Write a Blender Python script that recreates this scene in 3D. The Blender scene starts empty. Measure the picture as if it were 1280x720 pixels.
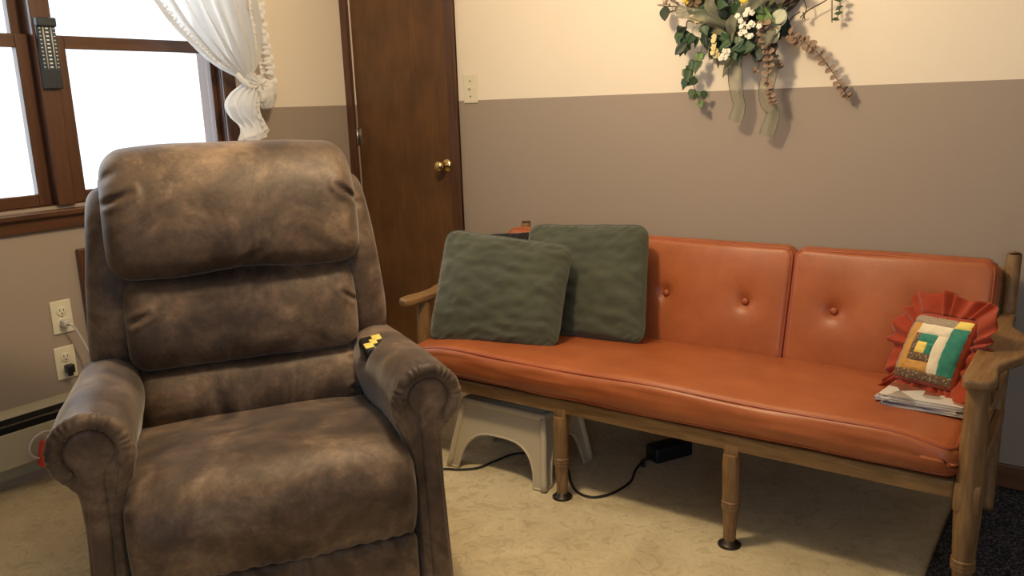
import bpy, bmesh, math, random
import numpy as np
from mathutils import Vector, Matrix, noise
random.seed(7)
S = bpy.context.scene
C = S.collection
PI = math.pi

# ------------------------------------------------------------------ camera
F, YAW, PITCH, ROLL = 1043.70624, -0.626689101, 0.217483522, -0.0348458151
CAM = np.array([2.86628642, -2.73984107, 1.18258865])
def cam_axes():
    f = np.array([math.sin(YAW)*math.cos(PITCH), math.cos(YAW)*math.cos(PITCH), -math.sin(PITCH)])
    r = np.array([math.cos(YAW), -math.sin(YAW), 0.0]); u = np.cross(r, f)
    c, s = math.cos(ROLL), math.sin(ROLL)
    return c*r+s*u, -s*r+c*u, f
AR, AU, AF = cam_axes()
cd = bpy.data.cameras.new('camera'); cam = bpy.data.objects.new('camera', cd); C.objects.link(cam)
cd.sensor_width = 36; cd.lens = F*36/1280; cd.clip_start = 0.02
cam.matrix_world = Matrix(((AR[0], AU[0], -AF[0], CAM[0]), (AR[1], AU[1], -AF[1], CAM[1]), (AR[2], AU[2], -AF[2], CAM[2]), (0, 0, 0, 1)))
S.camera = cam
def pix(px, py, ax, val):
    """photo pixel -> point on the plane coordinate[ax] = val"""
    d = (px-640)/F*AR-(py-360)/F*AU+AF
    return Vector(CAM+d*((val-CAM[ax])/d[ax]))

# ------------------------------------------------------------------ world and lights
S.view_settings.view_transform = 'Standard'; S.view_settings.look = 'None'
S.view_settings.gamma = 1; S.view_settings.use_curve_mapping = False
S.view_settings.exposure = 0.0
W = bpy.data.worlds.new('overcast_sky'); S.world = W; W.use_nodes = True
bg = W.node_tree.nodes['Background']; bg.inputs[0].default_value = (0.86, 0.94, 1.0, 1); bg.inputs[1].default_value = 1.7
def area(name, loc, rot, sx, sy, e, col):
    l = bpy.data.lights.new(name, 'AREA'); l.shape = 'RECTANGLE'; l.size = sx; l.size_y = sy; l.energy = e; l.color = col
    o = bpy.data.objects.new(name, l); o.location = loc; o.rotation_euler = rot; C.objects.link(o); return o
area('daylight_window_left', (-0.45, -1.32, 1.55), (0, -PI/2, 0), 1.5, 1.6, 18, (0.80, 0.90, 1.0))
area('daylight_window_rear', (3.9, -4.85, 1.55), (PI/2, 0, 0), 1.3, 1.3, 18, (0.50, 0.72, 1.0))
pl = bpy.data.lights.new('ceiling_lamp', 'POINT'); pl.energy = 64; pl.color = (1.0, 0.775, 0.48); pl.shadow_soft_size = 0.09
po = bpy.data.objects.new('ceiling_lamp', pl); po.location = (1.62, -1.30, 1.92); C.objects.link(po)

# ------------------------------------------------------------------ materials
def newmat(name):
    m = bpy.data.materials.new(name); m.use_nodes = True
    nt = m.node_tree; return m, nt, nt.nodes['Principled BSDF']
def N(nt, t, **k):
    n = nt.nodes.new(t)
    for a, b in k.items(): setattr(n, a, b)
    return n
def ramp(nt, fac, stops):
    r = N(nt, 'ShaderNodeValToRGB'); nt.links.new(fac, r.inputs[0])
    el = r.color_ramp.elements
    while len(el) < len(stops): el.new(0.5)
    for e, (p, c) in zip(el, stops): e.position = p; e.color = (*c, 1)
    return r.outputs[0]
def tex(nt, kind='noise', scale=5, detail=4, rough=0.55, stretch=(1, 1, 1), coord='Object', dist=0.0):
    tc = N(nt, 'ShaderNodeTexCoord'); mp = N(nt, 'ShaderNodeMapping'); mp.inputs['Scale'].default_value = stretch
    nt.links.new(tc.outputs[coord], mp.inputs[0])
    if kind == 'noise':
        t = N(nt, 'ShaderNodeTexNoise'); t.inputs['Detail'].default_value = detail; t.inputs['Roughness'].default_value = rough
        t.inputs['Distortion'].default_value = dist
    else: t = N(nt, 'ShaderNodeTexVoronoi')
    t.inputs['Scale'].default_value = scale; nt.links.new(mp.outputs[0], t.inputs['Vector'])
    return t
def bump(nt, b, h, strength=0.2, dist=0.01):
    n = N(nt, 'ShaderNodeBump'); n.inputs['Strength'].default_value = strength; n.inputs['Distance'].default_value = dist
    nt.links.new(h, n.inputs['Height']); nt.links.new(n.outputs[0], b.inputs['Normal'])
def mat(name, col, rough=0.5, metal=0.0, var=None, scale=6, stretch=(1, 1, 1), bs=0.0, bscale=60, bdist=0.004, spec=0.5, sheen=0, coat=0, lo=0.3, hi=0.7, detail=4, dist=0.0):
    m, nt, b = newmat(name)
    b.inputs['Roughness'].default_value = rough; b.inputs['Metallic'].default_value = metal
    b.inputs['Specular IOR Level'].default_value = spec; b.inputs['Sheen Weight'].default_value = sheen
    b.inputs['Coat Weight'].default_value = coat
    if var is None: b.inputs['Base Color'].default_value = (*col, 1)
    else:
        t = tex(nt, scale=scale, stretch=stretch, detail=detail, dist=dist)
        nt.links.new(ramp(nt, t.outputs[0], [(lo, col), (hi, var)]), b.inputs['Base Color'])
    if bs:
        t2 = tex(nt, scale=bscale, stretch=stretch if bs < 0 else (1, 1, 1), detail=3); bump(nt, b, t2.outputs[0], abs(bs), bdist)
    return m
M = {}
# painted wall: cream above the line at 1.2 m, taupe below
m, nt, b = newmat('wall_paint'); M['wall'] = m
g = N(nt, 'ShaderNodeNewGeometry'); sp = N(nt, 'ShaderNodeSeparateXYZ'); nt.links.new(g.outputs['Position'], sp.inputs[0])
gt = N(nt, 'ShaderNodeMath', operation='GREATER_THAN'); nt.links.new(sp.outputs[2], gt.inputs[0]); gt.inputs[1].default_value = 1.2
mx = N(nt, 'ShaderNodeMix', data_type='RGBA'); nt.links.new(gt.outputs[0], mx.inputs['Factor'])
mx.inputs[6].default_value = (0.335, 0.272, 0.225, 1); mx.inputs[7].default_value = (0.79, 0.70, 0.585, 1)
nt.links.new(mx.outputs[2], b.inputs['Base Color']); b.inputs['Roughness'].default_value = 0.62
t = tex(nt, scale=220, detail=2); bump(nt, b, t.outputs[0], 0.12, 0.002)
M['ceiling'] = mat('ceiling_paint', (0.75, 0.72, 0.66), 0.8)
# linoleum: cloudy beige with faint veins
m, nt, b = newmat('linoleum'); M['lino'] = m
t1 = tex(nt, scale=4.5, detail=8, rough=0.65, dist=0.8); t2 = tex(nt, scale=16, detail=6, rough=0.7, dist=1.5)
c1 = ramp(nt, t1.outputs[0], [(0.3, (0.50, 0.415, 0.265)), (0.55, (0.64, 0.545, 0.36)), (0.75, (0.70, 0.60, 0.41))])
c2 = ramp(nt, t2.outputs[0], [(0.40, (0.74, 0.72, 0.68)), (0.50, (1, 1, 1)), (0.60, (0.88, 0.87, 0.84))])
mm = N(nt, 'ShaderNodeMix', data_type='RGBA', blend_type='MULTIPLY'); mm.inputs['Factor'].default_value = 0.8
nt.links.new(c1, mm.inputs[6]); nt.links.new(c2, mm.inputs[7]); nt.links.new(mm.outputs[2], b.inputs['Base Color'])
b.inputs['Roughness'].default_value = 0.42; bump(nt, b, t2.outputs[0], 0.05, 0.002)
# carpet
m, nt, b = newmat('carpet'); M['carpet'] = m
t1 = tex(nt, scale=170, detail=3, rough=0.8); t2 = tex(nt, scale=14, detail=3)
nt.links.new(ramp(nt, t1.outputs[0], [(0.38, (0.015, 0.016, 0.020)), (0.52, (0.075, 0.075, 0.085)), (0.62, (0.30, 0.30, 0.33))]), b.inputs['Base Color'])
b.inputs['Roughness'].default_value = 0.95; b.inputs['Specular IOR Level'].default_value = 0.1; bump(nt, b, t1.outputs[0], 1.0, 0.02)
# recliner suede
m, nt, b = newmat('brown_suede'); M['suede'] = m
t1 = tex(nt, scale=5.5, detail=7, rough=0.62, dist=0.5); t2 = tex(nt, scale=60, detail=5, rough=0.7, dist=1.0); t3 = tex(nt, scale=24, detail=9, rough=0.78, stretch=(1, 1, 1), dist=0.5)
c1 = ramp(nt, t1.outputs[0], [(0.36, (0.042, 0.026, 0.018)), (0.5, (0.092, 0.060, 0.041)), (0.66, (0.20, 0.138, 0.094))])
c2 = ramp(nt, t3.outputs[0], [(0.36, (0.66, 0.64, 0.62)), (0.5, (1, 1, 1)), (0.66, (1.55, 1.5, 1.45))])
mm = N(nt, 'ShaderNodeMix', data_type='RGBA', blend_type='MULTIPLY'); mm.inputs['Factor'].default_value = 0.75
nt.links.new(c1, mm.inputs[6]); nt.links.new(c2, mm.inputs[7]); nt.links.new(mm.outputs[2], b.inputs['Base Color'])
b.inputs['Roughness'].default_value = 0.56; b.inputs['Specular IOR Level'].default_value = 0.38
b.inputs['Sheen Weight'].default_value = 0.25; b.inputs['Sheen Roughness'].default_value = 0.4
bump(nt, b, t2.outputs[0], 0.16, 0.004)
# orange vinyl
m, nt, b = newmat('orange_vinyl'); M['vinyl'] = m
t1 = tex(nt, scale=7, detail=5, rough=0.6); t2 = tex(nt, 'voronoi', scale=330)
nt.links.new(ramp(nt, t1.outputs[0], [(0.3, (0.30, 0.078, 0.024)), (0.7, (0.40, 0.118, 0.040))]), b.inputs['Base Color'])
b.inputs['Roughness'].default_value = 0.40; b.inputs['Specular IOR Level'].default_value = 0.45; bump(nt, b, t2.outputs[0], 0.10, 0.002)
M['vinyl_pipe'] = mat('orange_vinyl_piping', (0.30, 0.066, 0.024), 0.42)
M['green'] = mat('green_velvet', (0.050, 0.056, 0.038), 0.85, var=(0.074, 0.082, 0.056), scale=5, bs=0.15, bscale=160, sheen=0.35, spec=0.2)
M['darkcloth'] = mat('dark_cloth', (0.016, 0.013, 0.016), 0.9, sheen=0.2, spec=0.2)
M['oak'] = mat('oak_wood', (0.145, 0.074, 0.027), 0.5, var=(0.285, 0.165, 0.068), scale=10, stretch=(9, 0.9, 9), detail=6, dist=0.6)
M['oakx'] = mat('oak_wood_rail', (0.145, 0.074, 0.027), 0.36, var=(0.285, 0.165, 0.068), scale=10, stretch=(0.9, 9, 9), detail=6, dist=0.6)
M['oakz'] = mat('oak_wood_leg', (0.145, 0.074, 0.027), 0.5, var=(0.285, 0.165, 0.068), scale=10, stretch=(9, 9, 0.9), detail=6, dist=0.6)
M['glide'] = mat('bronze_metal', (0.035, 0.026, 0.02), 0.4, metal=0.6)
# door veneer
m, nt, b = newmat('door_veneer'); M['door'] = m
t1 = tex(nt, scale=9, detail=5, stretch=(1, 1, 0.55), dist=0.4); t2 = tex(nt, scale=45, detail=5, stretch=(3, 3, 0.12))
c1 = ramp(nt, t1.outputs[0], [(0.34, (0.092, 0.042, 0.016)), (0.62, (0.142, 0.065, 0.024))]); c2 = ramp(nt, t2.outputs[0], [(0.3, (0.8, 0.8, 0.8)), (0.7, (1.1, 1.1, 1.1))])
mm = N(nt, 'ShaderNodeMix', data_type='RGBA', blend_type='MULTIPLY'); mm.inputs['Factor'].default_value = 1
nt.links.new(c1, mm.inputs[6]); nt.links.new(c2, mm.inputs[7]); nt.links.new(mm.outputs[2], b.inputs['Base Color']); b.inputs['Roughness'].default_value = 0.38
M['trimw'] = mat('stained_trim', (0.060, 0.024, 0.011), 0.35, var=(0.105, 0.043, 0.020), scale=8, stretch=(6, 6, 0.5), coat=0.2)
M['trimh'] = mat('stained_trim_horizontal', (0.060, 0.024, 0.011), 0.35, var=(0.105, 0.043, 0.020), scale=8, stretch=(6, 0.5, 6), coat=0.2)
M['base'] = mat('stained_baseboard', (0.12, 0.05, 0.022), 0.4, var=(0.19, 0.08, 0.036), scale=8, stretch=(0.5, 6, 6))
M['brass'] = mat('brass', (0.72, 0.56, 0.27), 0.18, metal=1)
M['steel'] = mat('dull_steel', (0.45, 0.43, 0.40), 0.35, metal=1)
M['ivory'] = mat('ivory_plastic', (0.70, 0.65, 0.50), 0.35)
M['slot'] = mat('black_slot', (0.006, 0.006, 0.006), 0.6)
M['black'] = mat('black_plastic', (0.010, 0.010, 0.013), 0.38)
M['rubber'] = mat('black_rubber', (0.008, 0.008, 0.009), 0.5)
M['heater'] = mat('heater_enamel', (0.42, 0.385, 0.285), 0.45)
M['greycord'] = mat('grey_cord', (0.50, 0.48, 0.46), 0.5)
M['red'] = mat('red_plastic', (0.62, 0.045, 0.025), 0.4)
M['stool'] = mat('almond_plastic', (0.48, 0.41, 0.29), 0.36, bs=0.06, bscale=200)
M['yellow'] = mat('yellow_key', (0.72, 0.60, 0.16), 0.4)
M['white'] = mat('white_paint', (0.8, 0.8, 0.78), 0.5)
M['thermo'] = mat('thermometer_case', (0.015, 0.022, 0.032), 0.4)
M['thermo_face'] = mat('thermometer_scale', (0.03, 0.055, 0.085), 0.3)
M['redfab'] = mat('rust_red_cotton', (0.28, 0.036, 0.012), 0.85, var=(0.36, 0.052, 0.018), scale=30, sheen=0.2, spec=0.2)
def dotcloth(name, a, bcol, sc=160):
    m, nt, b = newmat(name); t = tex(nt, 'voronoi', scale=sc)
    nt.links.new(ramp(nt, t.outputs[0], [(0.22, bcol), (0.32, a)]), b.inputs['Base Color']); b.inputs['Roughness'].default_value = 0.85; return m
M['p_brown'] = dotcloth('brown_print_cotton', (0.13, 0.075, 0.04), (0.42, 0.36, 0.25))
M['p_grey'] = dotcloth('taupe_print_cotton', (0.30, 0.24, 0.17), (0.48, 0.42, 0.33), 220)
M['p_teal'] = mat('teal_cotton', (0.02, 0.17, 0.12), 0.8, var=(0.04, 0.26, 0.18), scale=60)
M['p_gold'] = mat('gold_cotton', (0.48, 0.24, 0.05), 0.8, var=(0.60, 0.32, 0.08), scale=60)
M['p_cream'] = mat('cream_cotton', (0.72, 0.64, 0.45), 0.8, var=(0.80, 0.72, 0.54), scale=50)
M['p_yellow'] = mat('yellow_cotton', (0.80, 0.62, 0.14), 0.8)
M['paper'] = mat('magazine_pages', (0.72, 0.70, 0.66), 0.6, var=(0.5, 0.48, 0.45), scale=6, stretch=(1, 1, 200))
def cover(name, cols, sc):
    m, nt, b = newmat(name); t = tex(nt, 'voronoi', scale=sc)
    bw = N(nt, 'ShaderNodeRGBToBW'); nt.links.new(t.outputs['Color'], bw.inputs[0])
    k = len(cols); r = ramp(nt, bw.outputs[0], [(0.25+0.5*i/k, c) for i, c in enumerate(cols)]); nt.links.new(r, b.inputs['Base Color'])
    b.inputs['Roughness'].default_value = 0.3; return m
M['cov1'] = cover('magazine_cover_food', [(0.25, 0.10, 0.06), (0.65, 0.60, 0.55), (0.10, 0.07, 0.06), (0.72, 0.70, 0.66)], 22)
M['cov2'] = cover('magazine_cover_grey', [(0.6, 0.58, 0.56), (0.35, 0.36, 0.40), (0.7, 0.68, 0.64)], 15)
# plants
M['ivy'] = mat('ivy_leaf_green', (0.018, 0.050, 0.022), 0.45, var=(0.050, 0.105, 0.040), scale=30)
M['ivy2'] = mat('ivy_leaf_bright', (0.07, 0.15, 0.035), 0.5, var=(0.16, 0.25, 0.07), scale=40)
M['darkleaf'] = mat('dark_silk_leaf', (0.010, 0.022, 0.016), 0.5, var=(0.028, 0.048, 0.032), scale=30)
M['olive'] = mat('olive_silk_leaf', (0.085, 0.085, 0.045), 0.6, var=(0.14, 0.135, 0.075), scale=25)
M['sage'] = mat('pale_sage_leaf', (0.40, 0.43, 0.32), 0.6, var=(0.52, 0.54, 0.42), scale=30)
M['euc'] = mat('dried_eucalyptus', (0.13, 0.075, 0.048), 0.65, var=(0.38, 0.26, 0.18), scale=45)
M['twig'] = mat('twig_bark', (0.055, 0.032, 0.020), 0.8)
M['cone'] = mat('pine_cone_scale', (0.11, 0.065, 0.035), 0.7, var=(0.24, 0.16, 0.09), scale=60)
M['petal'] = mat('white_petal', (0.80, 0.77, 0.66), 0.7)
M['petal_y'] = mat('pale_yellow_petal', (0.72, 0.60, 0.30), 0.7)
M['bloom_y'] = mat('yellow_bloom', (0.70, 0.50, 0.05), 0.6)
def sheer(name, col, tr, tl, bumpy=0):
    m, nt, b = newmat(name); out = nt.nodes['Material Output']
    d = N(nt, 'ShaderNodeBsdfDiffuse'); d.inputs[0].default_value = (*col, 1)
    l = N(nt, 'ShaderNodeBsdfTranslucent'); l.inputs[0].default_value = (*col, 1)
    p = N(nt, 'ShaderNodeBsdfTransparent')
    a = N(nt, 'ShaderNodeMixShader'); a.inputs[0].default_value = tl; nt.links.new(d.outputs[0], a.inputs[1]); nt.links.new(l.outputs[0], a.inputs[2])
    c = N(nt, 'ShaderNodeMixShader'); c.inputs[0].default_value = tr; nt.links.new(a.outputs[0], c.inputs[1]); nt.links.new(p.outputs[0], c.inputs[2])
    nt.links.new(c.outputs[0], out.inputs[0]); return m
M['sheer'] = sheer('sheer_white_curtain', (0.88, 0.89, 0.90), 0.20, 0.46)
M['ruffle'] = sheer('white_ruffle', (0.88, 0.88, 0.88), 0.06, 0.32)
M['organza'] = sheer('olive_organza', (0.33, 0.34, 0.26), 0.36, 0.30)
M['organza_edge'] = mat('olive_ribbon_edge', (0.12, 0.115, 0.07), 0.6)
m, nt, b = newmat('window_glass'); M['glass'] = m
out = nt.nodes['Material Output']; p = N(nt, 'ShaderNodeBsdfTransparent'); gl = N(nt, 'ShaderNodeBsdfGlossy'); gl.inputs['Roughness'].default_value = 0.02
fr = N(nt, 'ShaderNodeFresnel'); fr.inputs[0].default_value = 1.3; mxs = N(nt, 'ShaderNodeMixShader')
nt.links.new(fr.outputs[0], mxs.inputs[0]); nt.links.new(p.outputs[0], mxs.inputs[1]); nt.links.new(gl.outputs[0], mxs.inputs[2]); nt.links.new(mxs.outputs[0], out.inputs[0])

# ------------------------------------------------------------------ helpers
def link(o, parent=None):
    C.objects.link(o)
    if parent is not None: o.parent = parent
    return o
def meshobj(name, vf, m, parent=None, smooth=True, loc=None, rot=None, recalc=True, auto=None):
    v, f = vf
    me = bpy.data.meshes.new(name); me.from_pydata([tuple(a) for a in v], [], f)
    if recalc:
        bm = bmesh.new(); bm.from_mesh(me); bmesh.ops.recalc_face_normals(bm, faces=bm.faces[:]); bm.to_mesh(me); bm.free()
    if smooth:
        me.polygons.foreach_set('use_smooth', [True]*len(me.polygons))
        if auto: me.set_sharp_from_angle(angle=math.radians(auto))
    me.materials.append(M[m]); me.update()
    o = bpy.data.objects.new(name, me)
    if loc is not None: o.location = loc
    if rot is not None: o.rotation_euler = rot
    return link(o, parent)
def tag(o, label, cat, group=None):
    o['label'] = label; o['category'] = cat
    if group: o['group'] = group
    return o
def thing(name, label, cat, loc=(0, 0, 0), rotz=0, group=None):
    o = bpy.data.objects.new(name, None); o.empty_display_size = 0.05; o.location = loc; o.rotation_euler = (0, 0, rotz); C.objects.link(o)
    return tag(o, label, cat, group)
def struct(o): o['kind'] = 'structure'; return o
def sempty(name, loc=(0, 0, 0)):
    o = bpy.data.objects.new(name, None); o.empty_display_size = 0.05; o.location = loc; C.objects.link(o); return struct(o)
def join(*vfs):
    V, Fc = [], []
    for v, f in vfs:
        n = len(V); V += [tuple(a) for a in v]; Fc += [tuple(i+n for i in q) for q in f]
    return V, Fc
def box(x0, x1, y0, y1, z0, z1, b=0.0, seg=2):
    bm = bmesh.new(); bmesh.ops.create_cube(bm, size=1)
    bmesh.ops.scale(bm, vec=(x1-x0, y1-y0, z1-z0), verts=bm.verts); bmesh.ops.translate(bm, vec=((x0+x1)/2, (y0+y1)/2, (z0+z1)/2), verts=bm.verts)
    if b: bmesh.ops.bevel(bm, geom=bm.edges[:], offset=b, segments=seg, profile=0.5, affect='EDGES')
    bm.verts.index_update(); v = [tuple(x.co) for x in bm.verts]; f = [tuple(x.index for x in q.verts) for q in bm.faces]; bm.free(); return v, f
def xf(vf, mtx): return [tuple(mtx @ Vector(a)) for a in vf[0]], vf[1]
def spline(pts, n, closed=False):
    P = [Vector(p) for p in pts]; k = len(P); out = []
    segs = k if closed else k-1
    for i in range(n):
        t = i/n*segs if closed else i/(n-1)*segs
        a = min(int(t), segs-1); u = t-a
        g = (lambda j: P[j % k]) if closed else (lambda j: P[max(0, min(k-1, j))])
        p0, p1, p2, p3 = g(a-1), g(a), g(a+1), g(a+2)
        out.append(0.5*((2*p1)+(p2-p0)*u+(2*p0-5*p1+4*p2-p3)*u*u+(3*p1-p0-3*p2+p3)*u*u*u))
    return out
def tube(pts, r, seg=8, closed=False, cap=True):
    P = [Vector(p) for p in pts]; n = len(P); V, Fc = [], []
    rr = r if callable(r) else (lambda t: r)
    up = None
    for i in range(n):
        a = P[(i-1) % n] if (closed or i > 0) else P[i]; c = P[(i+1) % n] if (closed or i < n-1) else P[i]
        d = (c-a).normalized() if (c-a).length > 1e-9 else Vector((0, 0, 1))
        if up is None: up = d.orthogonal().normalized()
        up = (up-d*up.dot(d)); up = up.normalized() if up.length > 1e-6 else d.orthogonal().normalized()
        s = d.cross(up); R_ = rr(i/(n-1))
        for k in range(seg):
            th = 2*PI*k/seg; V.append(P[i]+(up*math.cos(th)+s*math.sin(th))*R_)
    for i in range(n if closed else n-1):
        j = (i+1) % n
        for k in range(seg):
            l = (k+1) % seg; Fc.append((i*seg+k, i*seg+l, j*seg+l, j*seg+k))
    if cap and not closed: Fc.append(tuple(range(seg))); Fc.append(tuple((n-1)*seg+k for k in range(seg)))
    return V, Fc
def lathe(prof, n=24, c=(0, 0, 0), axis=None):
    V, Fc = [], []
    for (r, z) in prof:
        for k in range(n):
            th = 2*PI*k/n; V.append(Vector((r*math.cos(th), r*math.sin(th), z)))
    for i in range(len(prof)-1):
        for k in range(n):
            l = (k+1) % n; Fc.append((i*n+k, i*n+l, (i+1)*n+l, (i+1)*n+k))
    Fc.append(tuple(range(n))); Fc.append(tuple((len(prof)-1)*n+k for k in range(n)))
    if axis is not None:
        q = Vector((0, 0, 1)).rotation_difference(Vector(axis)); V = [q @ v for v in V]
    return [v+Vector(c) for v in V], Fc
def grid(fn, nu, nv, closed_u=False):
    V = [fn(i/(nu if closed_u else nu-1), j/(nv-1)) for j in range(nv) for i in range(nu)]; Fc = []
    for j in range(nv-1):
        for i in range(nu if closed_u else nu-1):
            k = (i+1) % nu; Fc.append((j*nu+i, j*nu+k, (j+1)*nu+k, (j+1)*nu+i))
    return V, Fc
def thick(vf, th):
    """give an open sheet a real thickness"""
    me = bpy.data.meshes.new('t'); me.from_pydata([tuple(a) for a in vf[0]], [], vf[1]); bm = bmesh.new(); bm.from_mesh(me)
    bmesh.ops.recalc_face_normals(bm, faces=bm.faces[:]); bmesh.ops.solidify(bm, geom=bm.faces[:], thickness=th)
    bm.verts.index_update(); v = [tuple(x.co) for x in bm.verts]; f = [tuple(x.index for x in q.verts) for q in bm.faces]; bm.free(); bpy.data.meshes.remove(me); return v, f
def loft(prof, a0, a1, r, mapf, m=120, n=70, k=10, deform=None, e0=True, e1=True, samp=True, rows=0):
    """sweep a closed 2-D profile from a0 to a1, ends rounded with radius r; mapf(a,p,q)->xyz"""
    P = spline([(p[0], p[1], 0) for p in prof], m, True) if samp else [Vector((p[0], p[1], 0)) for p in prof]
    m = len(P)
    area_ = sum(P[i].x*P[(i+1) % m].y-P[(i+1) % m].x*P[i].y for i in range(m))
    nrm = []
    for i in range(m):
        d = P[(i+1) % m]-P[i-1]; v = Vector((-d.y, d.x, 0)).normalized(); nrm.append(v if area_ > 0 else -v)
    rings = []
    if e0: rings += [(a0+r*(1-math.sin(PI/2*i/k)), r*(1-math.sqrt(max(0, 1-(1-math.sin(PI/2*i/k))**2)))) for i in range(k)][::-1][::-1]
    A = []
    if e0:
        for i in range(k): th = PI/2*i/k; A.append((a0+r*(1-math.cos(th)), r*(1-math.sin(th))))
    lo, hi = a0+(r if e0 else 0), a1-(r if e1 else 0)
    for i in range(n+1): A.append((lo+(hi-lo)*i/n, 0))
    if e1:
        for i in range(1, k+1): th = PI/2*i/k; A.append((a1-r*(1-math.sin(th)), r*(1-math.cos(th))))
    V, Fc = [], []
    for (a, ins) in A:
        for p, nn in zip(P, nrm):
            q = p+nn*ins; w = Vector(mapf(a, q.x, q.y))
            V.append(deform(w) if deform else w)
    L = len(A)
    for i in range(L-1):
        for j in range(m):
            l = (j+1) % m; Fc.append((i*m+j, i*m+l, (i+1)*m+l, (i+1)*m+j))
    for base in (0, (L-1)*m):
        k0 = len(V)
        if not rows: V += [Vector(V[base+j]) for j in range(m)]; Fc.append(tuple(range(k0, k0+m))); continue
        a, ins = A[0] if base == 0 else A[-1]; R2 = [p+nn*ins for p, nn in zip(P, nrm)]
        qlo, qhi = min(p.y for p in R2)+1e-4, max(p.y for p in R2)-1e-4   # fill row by row: safe for keyhole outlines
        for i in range(rows+1):
            qv = qlo+(qhi-qlo)*(0.5-0.5*math.cos(PI*i/rows)); xs = []
            for j in range(m):
                p0, p1 = R2[j], R2[(j+1) % m]
                if (p0.y-qv)*(p1.y-qv) <= 0 and abs(p0.y-p1.y) > 1e-12: xs.append(p0.x+(p1.x-p0.x)*(qv-p0.y)/(p1.y-p0.y))
            for e in (min(xs), max(xs)):
                w = Vector(mapf(a, e, qv)); V.append(deform(w) if deform else w)
        for i in range(rows): Fc.append((k0+2*i, k0+2*i+1, k0+2*i+3, k0+2*i+2))
    return V, Fc
def segd(p, a, b):
    ab = b-a; t = max(0, min(1, (p-a).dot(ab)/ab.length_squared)); return (p-(a+ab*t)).length, t
def ns(v, s, seed=0): return noise.noise(Vector(v)*s+Vector((seed*7.3, seed*3.1, seed*1.7)))

# ------------------------------------------------------------------ room shell
RX, RY, RH, T = 4.8, -4.8, 2.36, 0.14
struct(meshobj('floor', box(-T, RX+T, RY-T, T, -0.1, 0.0), 'lino', smooth=False))
struct(meshobj('ceiling', box(-T, RX+T, RY-T, T, RH, RH+0.1), 'ceiling', smooth=False))
DX0, DX1, DH = 0.043, 0.592, 2.02
struct(meshobj('wall_back', join(box(DX1, RX+T, 0, T, 0, RH), box(DX0, DX1, 0, T, DH, RH), box(-T, DX0, 0, T, 0, RH), box(DX0, DX1, 0.06, T, 0, DH)), 'wall', smooth=False))
WY0, WY1, WZ0, WZ1 = -2.03, -0.655, 0.90, 2.08
struct(meshobj('wall_left', join(box(-T, 0, RY, WY0, 0, RH), box(-T, 0, WY1, 0, 0, RH), box(-T, 0, WY0, WY1, 0, WZ0), box(-T, 0, WY0, WY1, WZ1, RH)), 'wall', smooth=False))
struct(meshobj('wall_right', box(RX, RX+T, RY, 0, 0, RH), 'wall', smooth=False))
struct(meshobj('wall_front', join(box(-T, 3.25, RY-T, RY, 0, RH), box(4.55, RX+T, RY-T, RY, 0, RH), box(3.25, 4.55, RY-T, RY, 0, 0.9), box(3.25, 4.55, RY-T, RY, 2.1, RH)), 'wall', smooth=False))
# dark carpet beyond the edge of the linoleum
def carpet_top(u, v):
    x = 2.585+(RX-2.59)*u; y = -0.02+(-3.4)*v
    return Vector((x, y, 0.009+0.0025*noise.noise(Vector((x*90, y*90, 0)))))
cv = grid(carpet_top, 190, 260)
car = tag(meshobj('carpet', thick(cv, 0.007), 'carpet'), 'dark grey speckled carpet at the right beside the pale linoleum', 'carpet')
struct(meshobj('baseboard_back', box(DX1+0.06, RX, -0.012, 0, 0, 0.078, 0.004), 'base', smooth=False))

# door
d = sempty('door_1', (0, 0, 0))
meshobj('door_slab', box(DX0+0.002, DX1-0.002, 0.006, 0.045, 0.008, DH-0.004, 0.002), 'door', d, smooth=False)
kz = pix(548, 208, 1, -0.05)
kn = meshobj('door_knob', lathe([(0.0, 0), (0.014, 0.001), (0.021, 0.008), (0.0245, 0.019), (0.023, 0.03), (0.016, 0.037), (0.010, 0.042), (0.0095, 0.055)], 28, (kz.x, -0.062, kz.z), (0, 1, 0)), 'brass', d)
meshobj('rosette', lathe([(0.012, -0.014), (0.020, -0.010), (0.0275, -0.003), (0.029, 0.0)], 28, (kz.x, 0.006, kz.z), (0, 1, 0)), 'brass', d)
for hz in (0.25, 1.06, 1.80):
    h = meshobj('hinge', tube([(DX0+0.004, -0.004, hz-0.038), (DX0+0.004, -0.004, hz+0.038)], 0.0055, 12), 'steel', d)
    meshobj('hinge_leaf', box(DX0+0.004, DX0+0.022, 0.003, 0.0062, hz-0.036, hz+0.036), 'steel', h, smooth=False)
tl = join(box(0.001, DX0-0.002, -0.018, 0, 0, DH, 0.004), box(DX0-0.014, DX0-0.001, -0.006, 0.03, 0, DH, 0.002))
struct(meshobj('trim_1', tl, 'trimw', smooth=False))
struct(meshobj('trim_2', join(box(DX1+0.003, DX1+0.056, -0.016, 0, 0, DH+0.05, 0.005), box(DX1+0.036, DX1+0.056, -0.021, 0, 0, DH+0.05, 0.004), box(DX1, DX1+0.01, -0.008, 0.03, 0, DH, 0.002)), 'trimw', smooth=False))
struct(meshobj('trim_3', box(0.001, DX1+0.003, -0.017, 0, DH, DH+0.05, 0.004), 'trimw', smooth=False))

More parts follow.
